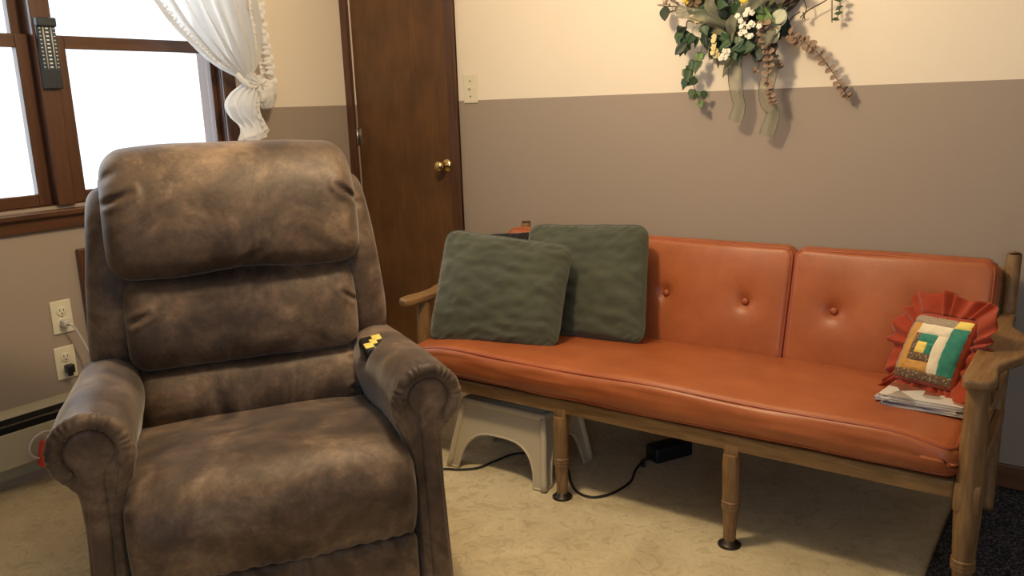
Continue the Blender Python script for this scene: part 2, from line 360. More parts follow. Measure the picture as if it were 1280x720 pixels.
# windows: two double-hung sashes side by side
def pyx(px, py, x): return pix(px, py, 0, x).y
XL, XU = -0.045, -0.082
mu0, mu1 = pyx(61, 172, 0.016), pyx(84, 172, 0.016)
gl_left = pyx(37.5, 172, XL+0.016); gl_right = pyx(98, 172, XL+0.016); gl_far = pyx(273.5, 130, XL+0.016)
rail0, rail1 = pix(140, 63, 0, XL+0.016).z, pix(140, 47, 0, XL+0.016).z
gbot = pix(20, 246, 0, XL+0.016).z
def sash(win, y0, y1, z0, z1, xc, sl, sr, rb, rt):
    m = 'trimw'
    meshobj('sash_stile', box(xc-0.016, xc+0.016, y0, y0+sl, z0, z1, 0.003), m, win, smooth=False)
    meshobj('sash_stile', box(xc-0.016, xc+0.016, y1-sr, y1, z0, z1, 0.003), m, win, smooth=False)
    meshobj('sash_rail', box(xc-0.0155, xc+0.0155, y0+sl, y1-sr, z0, z0+rb, 0.003), 'trimh', win, smooth=False)
    meshobj('sash_rail', box(xc-0.0155, xc+0.0155, y0+sl, y1-sr, z1-rt, z1, 0.003), 'trimh', win, smooth=False)
    meshobj('pane', box(xc-0.003, xc+0.003, y0+sl-0.004, y1-sr+0.004, z0+rb-0.004, z1-rt+0.004), 'glass', win, smooth=False)
mc = (mu0+mu1)/2
for i, (a, bq, sl, sr) in enumerate(((WY0+0.012, mc-0.02, 0.05, mc-0.02-gl_left), (mc+0.02, WY1-0.012, gl_right-mc-0.02, WY1-0.012-gl_far))):
    w = sempty('window_%d' % (i+1), (0, 0, 0))
    sr = max(sr, 0.02); sl = max(sl, 0.02)
    sash(w, a, bq, WZ0+0.002, rail1, XL, sl, sr, gbot-WZ0-0.002, rail1-rail0)
    sash(w, a, bq, rail0+0.002, WZ1-0.012, XU, sl*0.8, sr*0.8, rail1-rail0-0.006, 0.045)
    meshobj('jamb', box(-T, -0.001, a-0.012, a, WZ0, WZ1), 'trimw', w, smooth=False)
    meshobj('jamb', box(-T, -0.001, bq, bq+0.012, WZ0, WZ1), 'trimw', w, smooth=False)
    meshobj('head_jamb', box(-T, -0.001, a, bq, WZ1-0.012, WZ1), 'trimh', w, smooth=False)
    meshobj('sill_jamb', box(-T, -0.001, a, bq, WZ0-0.004, WZ0+0.002), 'trimh', w, smooth=False)
struct(meshobj('trim_4', join(box(-0.12, 0.0, mu0+0.006, mu1-0.006, WZ0, WZ1), box(-0.004, 0.017, mu0, mu1, WZ0+0.0, WZ1, 0.004)), 'trimw', smooth=False))
cr0 = pyx(279, 170, 0.016); cr1 = pyx(297, 170, 0.016)
struct(meshobj('trim_5', box(0, 0.018, WY1-0.012, max(cr1, WY1+0.045), WZ0, WZ1+0.06, 0.005), 'trimw', smooth=False))
struct(meshobj('trim_6', box(0, 0.018, WY0-0.05, WY0+0.012, WZ0, WZ1+0.06, 0.005), 'trimw', smooth=False))
struct(meshobj('trim_7', box(0, 0.019, WY0-0.05, WY1+0.05, WZ1, WZ1+0.06, 0.005), 'trimh', smooth=False))
sz = pix(0, 271, 0, 0.035).z; az = pix(0, 297, 0, 0.016).z
struct(meshobj('trim_8', box(-0.03, 0.035, WY0-0.07, WY1+0.07, sz-0.022, sz, 0.006), 'trimh', smooth=False))
struct(meshobj('trim_9', box(0, 0.016, WY0-0.055, WY1+0.055, az, sz-0.02, 0.004), 'trimh', smooth=False))

# ------------------------------------------------------------------ recliner
RC = (1.445, -1.68, 0); RA = math.radians(57)
rec = thing('recliner_armchair', 'brown suede recliner armchair with rolled arms and pillow back facing the room', 'armchair', RC, RA)
XYZ = lambda a, p, q: (a, p, q)
def soft(amp, s, seed): return lambda v: v+Vector((0, ns(v, s, seed), ns(v, s, seed+1)))*amp
def creases(segs, amp0=0.003, s0=9, seed=1):
    L = [(Vector(a), Vector(b), w, dp) for a, b, w, dp in segs]
    def f(v):
        o = v.copy()
        for a, b, w, dp in L:
            d_, t = segd(Vector((v.x, v.z, 0)), Vector((a.x, a.y, 0)), Vector((b.x, b.y, 0)))
            k = math.exp(-(d_/w)**2)*dp*math.sin(PI*min(1, 0.25+0.75*t)) if d_ < 4*w else 0
            kr = math.exp(-((d_-2.2*w)/(1.3*w))**2)*dp*0.35 if d_ < 7*w else 0
            if v.y < 0.62: o.y += k-kr
        o += Vector((0, ns(v, s0, seed), ns(v, s0, seed+1)))*amp0
        return o
    return f
# seat
seat_p = [(-0.038, 0.24), (-0.055, 0.33), (-0.025, 0.405), (0.06, 0.44), (0.2, 0.435), (0.36, 0.412), (0.50, 0.39), (0.53, 0.3), (0.4, 0.21), (0.1, 0.205), (0.0, 0.212)]
def seat_def(v):
    o = v.copy(); u = v.x/0.305
    o.z += 0.014*(1-u*u)*(1 if v.z > 0.3 else 0.0)*min(1, max(0, (v.z-0.3)/0.08))
    o.y -= 0.012*(1-u*u)*(1 if v.y < 0.05 else 0)
    o += Vector((0, ns(v, 7, 3), ns(v, 7, 4)))*0.005
    if v.y < 0.0: o.y += 0.0035*math.sin(v.x*170+3*ns(v, 9, 5))*math.exp(-((v.z-0.225)/0.03)**2)
    e = abs(v.x)-0.285
    if e > 0: o.z += 0.003*math.sin(v.y*120+v.z*90)
    return o
meshobj('seat_cushion', loft(seat_p, -0.306, 0.306, 0.035, XYZ, 150, 100, 10, seat_def), 'suede', rec)
# footrest board below the seat, gathered fabric
def foot_def(v):
    o = v.copy(); o.y += 0.004*math.sin(v.x*120+4*ns(v, 14, 6))*max(0, (v.z-0.10)/0.12); return o
meshobj('footrest_panel', loft([(-0.028, 0.06), (-0.034, 0.14), (-0.028, 0.205), (0.0, 0.215), (0.03, 0.2), (0.03, 0.06), (0.0, 0.05)], -0.302, 0.302, 0.02, XYZ, 70, 160, 6, foot_def), 'suede', rec)
meshobj('base', box(-0.33, 0.33, 0.05, 0.70, 0.0, 0.06, 0.01), 'black', rec, smooth=False)
# back cushions
lum = [(0.452, 0.37), (0.425, 0.44), (0.435, 0.505), (0.475, 0.545), (0.56, 0.55), (0.60, 0.46), (0.56, 0.36), (0.49, 0.352)]
meshobj('lumbar_cushion', loft(lum, -0.287, 0.287, 0.045, XYZ, 120, 90, 10, creases([((0.29, 0.43), (0.255, 0.437), 0.006, 0.012), ((0.29, 0.51), (0.262, 0.515), 0.006, 0.01)], 0.003, 10, 11)), 'suede', rec)
mid = [(0.468, 0.548), (0.442, 0.566), (0.430, 0.615), (0.440, 0.69), (0.478, 0.765), (0.54, 0.80), (0.63, 0.77), (0.64, 0.62), (0.59, 0.548), (0.52, 0.545)]
meshobj('backrest_cushion', loft(mid, -0.292, 0.292, 0.05, XYZ, 140, 100, 10, creases([((-0.29, 0.675), (-0.235, 0.70), 0.006, 0.014), ((0.29, 0.675), (0.25, 0.705), 0.005, 0.012), ((-0.05, 0.55), (-0.02, 0.60), 0.012, 0.006)], 0.004, 8, 12)), 'suede', rec)
head = [(0.492, 0.778), (0.462, 0.792), (0.442, 0.835), (0.448, 0.91), (0.492, 1.01), (0.565, 1.082), (0.65, 1.098), (0.73, 1.06), (0.77, 0.95), (0.74, 0.81), (0.64, 0.775), (0.54, 0.775)]
def head_def(v):
    o = creases([((-0.31, 0.975), (-0.24, 1.0), 0.007, 0.017), ((0.32, 0.94), (0.262, 0.985), 0.006, 0.015), ((-0.31, 1.03), (-0.265, 1.055), 0.009, 0.010), ((0.0, 0.78), (0.055, 0.84), 0.012, 0.008)], 0.005, 6, 13)(v)
    u = v.x/0.315; o.z += 0.012*(1-u*u)*max(0, (v.z-0.9)/0.2); o.y -= 0.010*(1-u*u)
    if v.z < 0.84: o.z += 0.012*math.exp(-((v.x-0.02)/0.12)**2)*max(0, (0.84-v.z)/0.07)
    return o
meshobj('headrest_cushion', loft(head, -0.316, 0.316, 0.06, XYZ, 170, 130, 12, head_def), 'suede', rec)
# wings beside the back
wing = [(0.545, 0.545), (0.505, 0.62), (0.50, 0.76), (0.535, 0.92), (0.60, 1.0), (0.68, 1.005), (0.75, 0.95), (0.77, 0.72), (0.70, 0.54), (0.62, 0.525)]
for s in (-1, 1):
    def wing_def(v, s=s):
        o = v.copy(); t = (v.z-0.53)/0.47
        o.x -= s*0.040*max(0, t)**1.2
        o += Vector((ns(v, 9, 14+s), ns(v, 9, 15), 0))*0.004
        dd, tt = segd(Vector((abs(v.x), v.z, 0)), Vector((0.31, 0.925, 0)), Vector((0.37, 0.93, 0)))
        o.y += 0.010*math.exp(-(dd/0.007)**2) if v.y < 0.62 else 0
        return o
    lo, hi = (0.27, 0.392) if s > 0 else (-0.392, -0.27)
    meshobj('back_wing', loft(wing, lo, hi, 0.045, XYZ, 130, 16, 10, wing_def), 'suede', rec)
meshobj('back_shell', loft([(0.60, 0.10), (0.58, 0.45), (0.64, 0.9), (0.68, 1.03), (0.74, 1.05), (0.80, 0.95), (0.80, 0.5), (0.78, 0.1)], -0.33, 0.33, 0.05, XYZ, 80, 24, 8), 'suede', rec)
# arms
arm_p = [(0.316, 0.03), (0.315, 0.12), (0.314, 0.22), (0.309, 0.32), (0.296, 0.41), (0.273, 0.475), (0.266, 0.53), (0.283, 0.578), (0.318, 0.603), (0.352, 0.609), (0.392, 0.598), (0.422, 0.566), (0.432, 0.522), (0.420, 0.478), (0.398, 0.452), (0.384, 0.425), (0.382, 0.32), (0.388, 0.2), (0.392, 0.03), (0.37, 0.024), (0.34, 0.024)]
ac = Vector((0.351, 0.53))
for s in (-1, 1):
    def arm_def(v, s=s):
        o = v.copy(); x = abs(v.x)
        if v.z > 0.40:
            th = math.atan2(v.z-ac.y, x-ac.x); k = math.exp(-((v.y-0.012)/0.035)**2)
            wv = 0.0012*math.sin(th*17+2.5*math.sin(th*3+s))*k*max(0, min(1, (v.z-0.43)/0.05))
            dv = Vector((s*math.cos(th), 0, math.sin(th))); o += dv*wv
            o.z -= 0.035*max(0, (v.y-0.15))/0.45
        o += Vector((ns(v, 8, 20+s), 0, ns(v, 8, 22+s)))*0.004
        return o
    prof = [(s*p[0], p[1]) for p in arm_p]
    ar = meshobj('armrest', loft(prof, 0.0, 0.60, 0.016, lambda a, p, q: (p, a, q), 170, 60, 12, arm_def, rows=90), 'suede', rec)
    # keyhole panel on the arm front
    kp = [(s*(ac.x+0.049*math.cos(t)), ac.y+0.049*math.sin(t)) for t in [math.radians(-58+i*(296/26)) for i in range(27)]]
    kp += [(s*x, z) for x, z in [(0.328, 0.462), (0.3285, 0.42), (0.331, 0.32), (0.335, 0.2), (0.337, 0.1), (0.338, 0.03), (0.36, 0.028), (0.388, 0.03), (0.385, 0.1), (0.380, 0.2), (0.374, 0.32), (0.370, 0.42), (0.372, 0.465)]]
    wl = [(s*(ac.x+0.064*math.cos(t)), 0.006, ac.y+0.064*math.sin(t)) for t in [math.radians(-62+i*(262/24)) for i in range(25)]]
    wl += [(s*x, 0.008, z) for x, z in [(0.293, 0.49), (0.304, 0.45), (0.314, 0.39), (0.319, 0.32), (0.3235, 0.2), (0.326, 0.1), (0.327, 0.04)]]
    wpts = spline(wl, 300)
    meshobj('arm_welt', tube(wpts, lambda t: (0.0175 if t < 0.66 else max(0.007, 0.0175-0.035*(t-0.66)))*(1+0.05*math.sin(t*150+2.2*math.sin(t*37)))*min(1, 0.45+t*12), 14), 'suede', ar)
    meshobj('arm_front_panel', loft(kp, -0.007, 0.03, 0.012, lambda a, p, q: (p, a, q), 200, 6, 6, e1=False, rows=90), 'suede', ar)
# hand control tucked between arm and backrest
rm = thing('hand_control', 'black hand control with yellow buttons tucked beside the recliner armrest', 'remote', (0, 0, 0))
rp = Vector((1.445, -1.68, 0))+Vector((math.cos(RA), math.sin(RA), 0))*0.300+Vector((-math.sin(RA), math.cos(RA), 0))*0.325+Vector((0, 0, 0.564))
rm.location = rp; rm.rotation_euler = (math.radians(8), math.radians(-6), RA)
meshobj('casing', box(-0.031, 0.031, -0.040, 0.046, -0.045, 0.025, 0.010, 3), 'black', rm)
for (x0, x1, y0, y1) in ((-0.027, -0.003, -0.036, -0.006), (-0.008, 0.010, -0.018, 0.012), (0.002, 0.026, 0.002, 0.034)):
    meshobj('button', box(x0, x1, y0, y1, 0.024, 0.028, 0.0015), 'yellow', rm)

# ------------------------------------------------------------------ sofa
SX0, SX1 = 1.0, 2.645
sofa = thing('sofa', 'mid-century wooden sofa with tufted orange vinyl cushions against the taupe wall', 'sofa', (1.82, -0.45, 0))
def sofa_part(name, vf, m, parent=sofa, smooth=True, auto=None):
    off = Vector((1.82, -0.45, 0)); return meshobj(name, ([Vector(a)-off for a in vf[0]], vf[1]), m, parent, smooth, auto=auto)
SF, SB, SSL = -0.768, -0.185, 0.085
def seat_z(x, y): return 0.417-(y-SF)*SSL
# seat cushion built as a subdivided box with soft edges
def softbox(nx, ny, nz, fn):
    idx, V, Fc = {}, [], []
    def vid(i, j, k):
        if (i, j, k) not in idx:
            idx[(i, j, k)] = len(V); V.append(fn(2*i/nx-1, 2*j/ny-1, 2*k/nz-1))
        return idx[(i, j, k)]
    for i in range(nx):
        for j in range(ny):
            for k in (0, nz): Fc.append((vid(i, j, k), vid(i+1, j, k), vid(i+1, j+1, k), vid(i, j+1, k)))
        for k in range(nz):
            for j in (0, ny): Fc.append((vid(i, j, k), vid(i+1, j, k), vid(i+1, j, k+1), vid(i, j, k+1)))
    for j in range(ny):
        for k in range(nz):
            for i in (0, nx): Fc.append((vid(i, j, k), vid(i, j+1, k), vid(i, j+1, k+1), vid(i, j, k+1)))
    return V, Fc
def rb(u, h, r):  # rounded-box helper on one axis
    return u*h
def cushion_fn(hx, hy, hz, r, crown, side, dents=(), wob=0.0, seed=0, axis='z'):
    """box of half sizes with rounded edges; crown: swell of the big faces, side: swell of the boxing"""
    def f(u, v, w):
        p = Vector((u*hx, v*hy, w*hz)); q = Vector((max(-hx+r, min(hx-r, p.x)), max(-hy+r, min(hy-r, p.y)), max(-hz+r, min(hz-r, p.z))))
        d_ = p-q
        if d_.length > 1e-9: p = q+d_.normalized()*min(r, d_.length)
        c_ = 0.034; qx, qy = max(-hx+c_, min(hx-c_, p.x)), max(-hy+c_, min(hy-c_, p.y)); dx_, dy_ = p.x-qx, p.y-qy; mm_ = max(abs(dx_), abs(dy_)); ll_ = math.hypot(dx_, dy_)
        if ll_ > 1e-9: p.x, p.y = qx+dx_*mm_/ll_, qy+dy_*mm_/ll_
        cu, cv_ = (1-u*u), (1-v*v)
        p.z += w*crown*(cu*cv_)**0.5 if cu*cv_ > 0 else 0
        if abs(u) > 0.999 or abs(v) > 0.999:
            k = side*(1-w*w)
            if abs(v) > 0.999: p.y += math.copysign(k, v)
            if abs(u) > 0.999: p.x += math.copysign(k, u)
        for (dx, dy, dw, dp) in dents:
            rr = ((p.x-dx)**2+(p.y-dy)**2)
            if w > 0.5: p.z -= dp*(0.62*math.exp(-rr/(dw*dw))+0.38*math.exp(-rr/(dw*dw*7)))
        if wob: p += Vector((0, ns((p.x, p.y, w), 5, seed), ns((p.x, p.y, w), 5, seed+1)))*wob
        return p
    return f
hx, hy, hz = (SX1-SX0)/2, (SB-SF)/2, 0.046
dn = [(-0.55+0.275*i, 0.02+0.0*i, 0.03, 0.006) for i in range(5)]
fn = cushion_fn(hx, hy, hz, 0.016, 0.020, 0.012, dn, 0.004, 3)
def seat_map(p):
    y = (SF+SB)/2+p.y; x = (SX0+SX1)/2+p.x
    e = 0.020*math.exp(-((p.x+hx)/0.10)**2)+0.024*math.exp(-((p.x-hx)/0.10)**2)
    fr = math.exp(-((p.y+hy)/0.10)**2)
    z = 0.372-(y-SF)*SSL+p.z
    if p.z > 0: z += (-e+0.003*math.sin(p.x*9.0+1.0))*fr
    return Vector((x, y, z))
def seat_fn(u, v, w): return seat_map(fn(u, v, w))
sc = sofa_part('seat_cushion', softbox(130, 60, 12, seat_fn), 'vinyl')
def rim(f, w, n=60, m=24, ins=0.0):
    pts = []
    for i in range(n): pts.append(f(-1+2*i/n, -1, w))
    for i in range(m): pts.append(f(1, -1+2*i/m, w))
    for i in range(n): pts.append(f(1-2*i/n, 1, w))
    for i in range(m): pts.append(f(-1, 1-2*i/m, w))
    return pts
def edge_fn(hx, hy, hz, r, wv, mapf, crown=0.0):
    def f(u, v, w):
        p = Vector((u*hx, v*hy, w*hz)); k = r*0.32
        c = 0.03
        cx, cy = max(-hx+c, min(hx-c, p.x)), max(-hy+c, min(hy-c, p.y)); d_ = Vector((p.x-cx, p.y-cy, 0))
        if abs(d_.x) > 1e-9 and abs(d_.y) > 1e-9: d_ = d_.normalized()*c; p.x, p.y = cx+d_.x, cy+d_.y
        p.x -= math.copysign(k, p.x) if abs(u) > 0.99 else 0; p.y -= math.copysign(k, p.y) if abs(v) > 0.99 else 0
        p.z -= math.copysign(k, w)
        return mapf(p)
    return f
for w in (1, -1):
    sofa_part('piping', tube(rim(edge_fn(hx, hy, hz, 0.016, 0, seat_map), w, 90, 24), 0.0045, 8, True), 'vinyl_pipe', sc)
# three back cushions, buttons
BW, BH, BT = 0.277, 0.184, 0.047
tilt = math.atan2(0.10, 0.351)
fdir = Vector((0, math.sin(tilt), math.cos(tilt))); ndir = Vector((0, -math.cos(tilt), math.sin(tilt)))
for ci, cx in enumerate((1.257, 1.808, 2.359)):
    base = Vector((cx, -0.252, 0.362))-ndir*BT
    base = base+fdir*BH
    def bmap(p, base=base): return base+Vector((1, 0, 0))*p.x+fdir*p.y+ndir*p.z
    fb = cushion_fn(BW-0.002, BH, BT, 0.016, 0.016, 0.010, [(-0.138, 0.0, 0.022, 0.026), (0.138, 0.0, 0.022, 0.026)], 0.003, 30+ci)
    bc = sofa_part('back_cushion', softbox(84, 60, 10, lambda u, v, w: bmap(fb(u, v, w))), 'vinyl')
    for w in (1, -1):
        sofa_part('piping', tube(rim(edge_fn(BW-0.002, BH, BT, 0.016, 0, bmap), w, 40, 26), 0.0045, 8, True), 'vinyl_pipe', bc)
    for sx in (-0.138, 0.138):
        if ci == 2 and sx > 0: pass
        c0 = bmap(Vector((sx, 0, BT+0.016-0.023)))
        sofa_part('button', lathe([(0.0125, 0), (0.0125, 0.003), (0.0105, 0.0065), (0.006, 0.009), (0.001, 0.0098)], 20, c0, ndir), 'vinyl_pipe', bc)
# wooden frame
sofa_part('front_rail', box(1.005, 2.643, -0.757, -0.722, 0.272, 0.316, 0.006), 'oakx', smooth=False)
sofa_part('back_rail', box(1.005, 2.643, -0.205, -0.175, 0.255, 0.30, 0.004), 'oakx', smooth=False)
sofa_part('seat_deck', box(1.01, 2.637, -0.722, -0.205, 0.288, 0.296), 'darkcloth', smooth=False)
leg_prof = [(0.0165, 0.012), (0.0175, 0.05), (0.0205, 0.108), (0.0235, 0.110), (0.0235, 0.115), (0.021, 0.1165), (0.0235, 0.118), (0.0235, 0.123), (0.021, 0.1245), (0.0235, 0.126), (0.0235, 0.131), (0.0215, 0.133), (0.0225, 0.18), (0.0235, 0.235), (0.021, 0.262)]
glide_prof = [(0.031, 0.0), (0.031, 0.004), (0.026, 0.008), (0.019, 0.010), (0.018, 0.018)]
for lx in (1.590, 2.121):
    lg = sofa_part('leg', join(lathe(leg_prof, 26, (lx, -0.752, 0)), box(lx-0.021, lx+0.021, -0.7585, -0.725, 0.238, 0.29, 0.006)), 'oakz', auto=40)
    sofa_part('glide', lathe(glide_prof, 24, (lx, -0.752, 0)), 'glide', lg)
def front_post(px, py):
    prof = [(0.017, 0.012), (0.018, 0.05), (0.022, 0.098), (0.0262, 0.100), (0.0262, 0.106), (0.0235, 0.1075), (0.0262, 0.109), (0.0262, 0.115), (0.0235, 0.1165), (0.0262, 0.118), (0.0262, 0.124), (0.024, 0.126), (0.0265, 0.18), (0.029, 0.235), (0.029, 0.34), (0.0275, 0.42), (0.0235, 0.52), (0.022, 0.545)]
    p = sofa_part('leg', join(lathe(prof, 28, (px, py, 0)), box(px-0.030, px+0.026, py-0.0265, py+0.0265, 0.245, 0.318, 0.008)), 'oakz', auto=40)
    sofa_part('glide', lathe(glide_prof, 24, (px, py, 0)), 'glide', p)
front_post(2.672, -0.738); front_post(0.972, -0.648)
for (px, x2) in ((2.664, 2.664), (1.004, 0.985)):
    pts = [(x2, -0.20, 0.012), (x2, -0.175, 0.15), (x2, -0.155, 0.30), (px, -0.10, 0.52), (px, -0.062, 0.70), (px, -0.058, 0.722)]
    p = sofa_part('back_post', tube(spline(pts, 40), lambda t: 0.019 if t < 0.97 else 0.019*math.sqrt(max(0.05, 1-((t-0.97)/0.03)**2)), 18), 'oakz')
    sofa_part('glide', lathe(glide_prof, 20, (x2, -0.20, 0)), 'glide', p)
for zz, yy in ((0.42, -0.118), (0.66, -0.058)):
    sofa_part('back_slat', box(1.02, 2.65, yy-0.004, yy+0.016, zz-0.022, zz+0.022, 0.004), 'oakx', smooth=False)
for zx in (2.672, 0.975):
    for (z0, z1) in ((0.262, 0.302), (0.395, 0.42)):
        sofa_part('side_rail', box(zx-0.010, zx+0.012, -0.715 if zx > 2 else -0.63, -0.15, z0, z1, 0.004), 'oak', smooth=False)
    for yy in (-0.56, -0.46, -0.36):
        sofa_part('spindle', tube([(zx, yy, 0.41), (zx, yy, 0.545)], 0.008, 10), 'oakz')
# paddle-shaped arms
def arm(outline, z0, z1, name='armrest'):
    P = spline([(a, b_, 0) for a, b_ in outline], 90, True)
    prof = [(p.x, p.y) for p in P]
    vf = loft(prof, z0, z1, 0.008, lambda a, p, q: (p, q, a), n=2, k=5, samp=False)
    return sofa_part(name, vf, 'oak', auto=60)
arm([(2.642, -0.765), (2.670, -0.776), (2.702, -0.766), (2.706, -0.72), (2.700, -0.655), (2.712, -0.60), (2.738, -0.54), (2.752, -0.47), (2.748, -0.39), (2.725, -0.32), (2.694, -0.26), (2.686, -0.17), (2.684, -0.11), (2.650, -0.11), (2.645, -0.20), (2.643, -0.32), (2.640, -0.45), (2.640, -0.62)], 0.541, 0.566)
arm([(0.995, -0.742), (0.975, -0.752), (0.948, -0.740), (0.94, -0.69), (0.945, -0.63), (0.935, -0.57), (0.915, -0.52), (0.905, -0.45), (0.915, -0.37), (0.94, -0.30), (0.962, -0.24), (0.968, -0.17), (0.968, -0.11), (0.998, -0.11), (1.0, -0.20), (1.0, -0.45), (1.0, -0.62)], 0.529, 0.556)

# ------------------------------------------------------------------ throw pillows
def pillow_fn(TL, TR, BR, BL, T_, pinch=0.025, seed=0, wr=0.006, power=0.46):
    TL, TR, BR, BL = map(Vector, (TL, TR, BR, BL)); nrm = ((TR-BL).cross(TL-BR)).normalized()
    if nrm.y > 0: nrm = -nrm
    def f(u, v, side):
        cr = 1-0.075*(u*u*v*v)**4; a, b_ = u*(1-pinch*(1-v*v))*cr, v*(1-pinch*(1-u*u))*cr; a += 0.012*ns((v*3, u, 0), 1.3, seed+7); b_ += 0.012*ns((u*3, v, 5), 1.3, seed+8); s, t = (a+1)/2, (b_+1)/2
        p = (BL*(1-s)+BR*s)*(1-t)+(TL*(1-s)+TR*s)*t
        k = max(0, (1-u*u)*(1-v*v))**power
        w = wr*(ns((u*2+v, v*3, side), 2.2, seed)+0.6*ns((u*3, v*5-u*2, side), 2.4, seed+3))*min(1, k*2)
        e = min(1-abs(u), 1-abs(v))
        puck = 0.004*math.sin((u+v)*38 if abs(u) > abs(v) else (u-v)*38)*math.exp(-(e/0.10)**2)*min(1, k*3)
        return p+nrm*side*(T_*k+w+puck)
    f.nrm = nrm; return f
def pillow(name, cor, T_, m, label, cat, pipe=None, n=56, parent_empty=False, **k):
    f = pillow_fn(*cor, T_, **k); zb = min(c[2] for c in cor); cen = sum((Vector(c) for c in cor), Vector())/4; cen.z = zb
    cs = lambda i: math.sin(PI/2*(2*i-1))   # denser near the seams
    a = grid(lambda u, v: f(cs(u), cs(v), 1)-cen, n, n); b_ = grid(lambda u, v: f(cs(u), cs(v), -1)-cen, n, n)
    V, Fc = join(a, b_)
    me = bpy.data.meshes.new(name); me.from_pydata([tuple(x) for x in V], [], Fc); bm = bmesh.new(); bm.from_mesh(me)
    bmesh.ops.remove_doubles(bm, verts=bm.verts[:], dist=1e-5); bmesh.ops.recalc_face_normals(bm, faces=bm.faces[:]); bm.to_mesh(me); bm.free()
    me.polygons.foreach_set('use_smooth', [True]*len(me.polygons)); me.materials.append(M[m])
    root = thing(name, label, cat, cen)
    o = bpy.data.objects.new('pillow_cover', me); link(o, root)
    if pipe:
        pts = [f(-1+2*i/40, -1, 1)-cen for i in range(40)]+[f(1, -1+2*i/40, 1)-cen for i in range(40)]+[f(1-2*i/40, 1, 1)-cen for i in range(40)]+[f(-1, 1-2*i/40, 1)-cen for i in range(40)]
        meshobj('piping', tube(pts, 0.004, 8, True), pipe, root)
    return root, f, cen
P = lambda px, py, y: tuple(pix(px, py, 1, y))
p1 = (P(559, 286, -0.53), P(717, 308, -0.43), P(697, 436, -0.575), P(535, 427, -0.690))
pillow('throw_pillow', p1, 0.062, 'green', 'olive green square throw pillow in front, leaning beside the left sofa arm', 'pillow', 'green', seed=2, wr=0.010)
p2 = (P(662, 280, -0.285), P(812, 281, -0.245), P(806, 431, -0.385), (1.235, -0.42, 0.395))
pillow('throw_pillow', p2, 0.062, 'green', 'olive green throw pillow behind, leaning on the middle orange back cushion', 'pillow', 'green', seed=9, wr=0.010)
p3 = ((0.985, -0.285, 0.712), P(668, 289, -0.265), (1.21, -0.36, 0.385), (1.015, -0.37, 0.385))
pillow('dark_cushion', p3, 0.035, 'darkcloth', 'nearly black cushion mostly hidden behind the front green pillow', 'cushion', seed=4)
# quilted pillow with ruffle
q = (P(1150, 389, -0.385), P(1227, 402, -0.50), P(1192, 491, -0.525), P(1114, 472, -0.425))
qr, qf, qc = pillow('quilted_pillow', q, 0.035, 'redfab', 'small log cabin patchwork pillow with rust red ruffle by the right sofa arm', 'pillow', n=40, seed=6, wr=0.002, pinch=0.02, power=0.5)
patches = [('p_brown', 0, 1, .85, 1), ('p_grey', 0, .78, 0, .12), ('p_yellow', .78, 1, 0, .12), ('p_grey', 0, .06, .12, .85), ('p_teal', .78, 1, .12, .85), ('p_gold', .06, .22, .12, .85),
           ('p_cream', .22, .78, .12, .27), ('p_cream', .62, .78, .27, .85), ('p_gold', .22, .62, .70, .85), ('p_brown', .22, .32, .27, .70), ('p_brown', .32, .62, .57, .70), ('p_teal', .32, .62, .27, .40), ('p_teal', .50, .62, .40, .57), ('p_yellow', .32, .50, .40, .57)]
for (m, u0, u1, v0, v1) in patches:
    def pf(a, b_):
        u = (u0+(u1-u0)*a)*1.84-0.92; v = 0.92-(v0+(v1-v0)*b_)*1.84
        e = min(a*(u1-u0), (1-a)*(u1-u0), b_*(v1-v0), (1-b_)*(v1-v0))
        return qf(u, v, 1)-qc+qf.nrm*(0.0012+0.0022*min(1, e/0.03))
    meshobj('patch', grid(pf, 14, 14), m, qr)
def ruf(t, w):
    # around the outline: 4 sides
    s = (t % 1)*4; k = int(s) % 4; a = s-int(s)
    u, v = [(-1+2*a, -1), (1, -1+2*a), (1-2*a, 1), (-1, 1-2*a)][k]
    c = qf(u, v, 1); mid_ = qf(0, 0, 1)-qf.nrm*0.035
    o = (c-mid_); o -= qf.nrm*o.dot(qf.nrm); o.normalize()
    wob = math.sin(t*2*PI*23+2.2*math.sin(t*2*PI*5)+1.2*math.sin(t*2*PI*9+1)); cnr = (u*u*v*v)**2
    return c-qc+o*(w*(0.048+0.006*math.sin(t*2*PI*11+1)+0.012*cnr+(0.010 if v > 0 else -0.004)))+qf.nrm*((0.010+0.004*math.sin(t*2*PI*13))*wob*(0.35+0.65*w)-0.002+0.010*w*math.sin(t*2*PI*5))
meshobj('ruffle', thick(grid(ruf, 420, 8, True), 0.0015), 'redfab', qr)
# magazines
mz = 0.402
for i, (rz, dx, dy, m) in enumerate(((2, 0.004, 0.0, 'cov2'), (-3, -0.004, 0.006, 'cov2'), (4, 0.0, -0.003, 'cov1'), (-1, 0.004, 0.003, 'cov1'))):
    lab = ['lowest magazine of the pile lying on the orange seat', 'magazine second from the bottom of the pile under the quilted pillow', 'magazine second from the top of the pile under the quilted pillow', 'topmost magazine directly under the small quilted pillow'][i]
    h = (0.006, 0.007, 0.006, 0.005)[i]
    mg = thing('magazine', lab, 'magazine', (2.537+dx, -0.475+dy, mz), math.radians(rz-2), 'magazines stacked on the seat')
    mg.rotation_euler = (math.radians(-4.8), 0, math.radians(rz-2))
    meshobj('pages', box(-0.094, 0.094, -0.122, 0.122, 0.0008, h-0.0008, 0.001, 1), 'paper', mg, smooth=False)
    meshobj('cover', join(box(-0.096, 0.096, -0.124, 0.124, 0, 0.0008), box(-0.096, 0.096, -0.124, 0.124, h-0.0008, h), box(-0.0965, -0.0955, -0.124, 0.124, 0, h)), m, mg, smooth=False)
    mz += h+0.0006

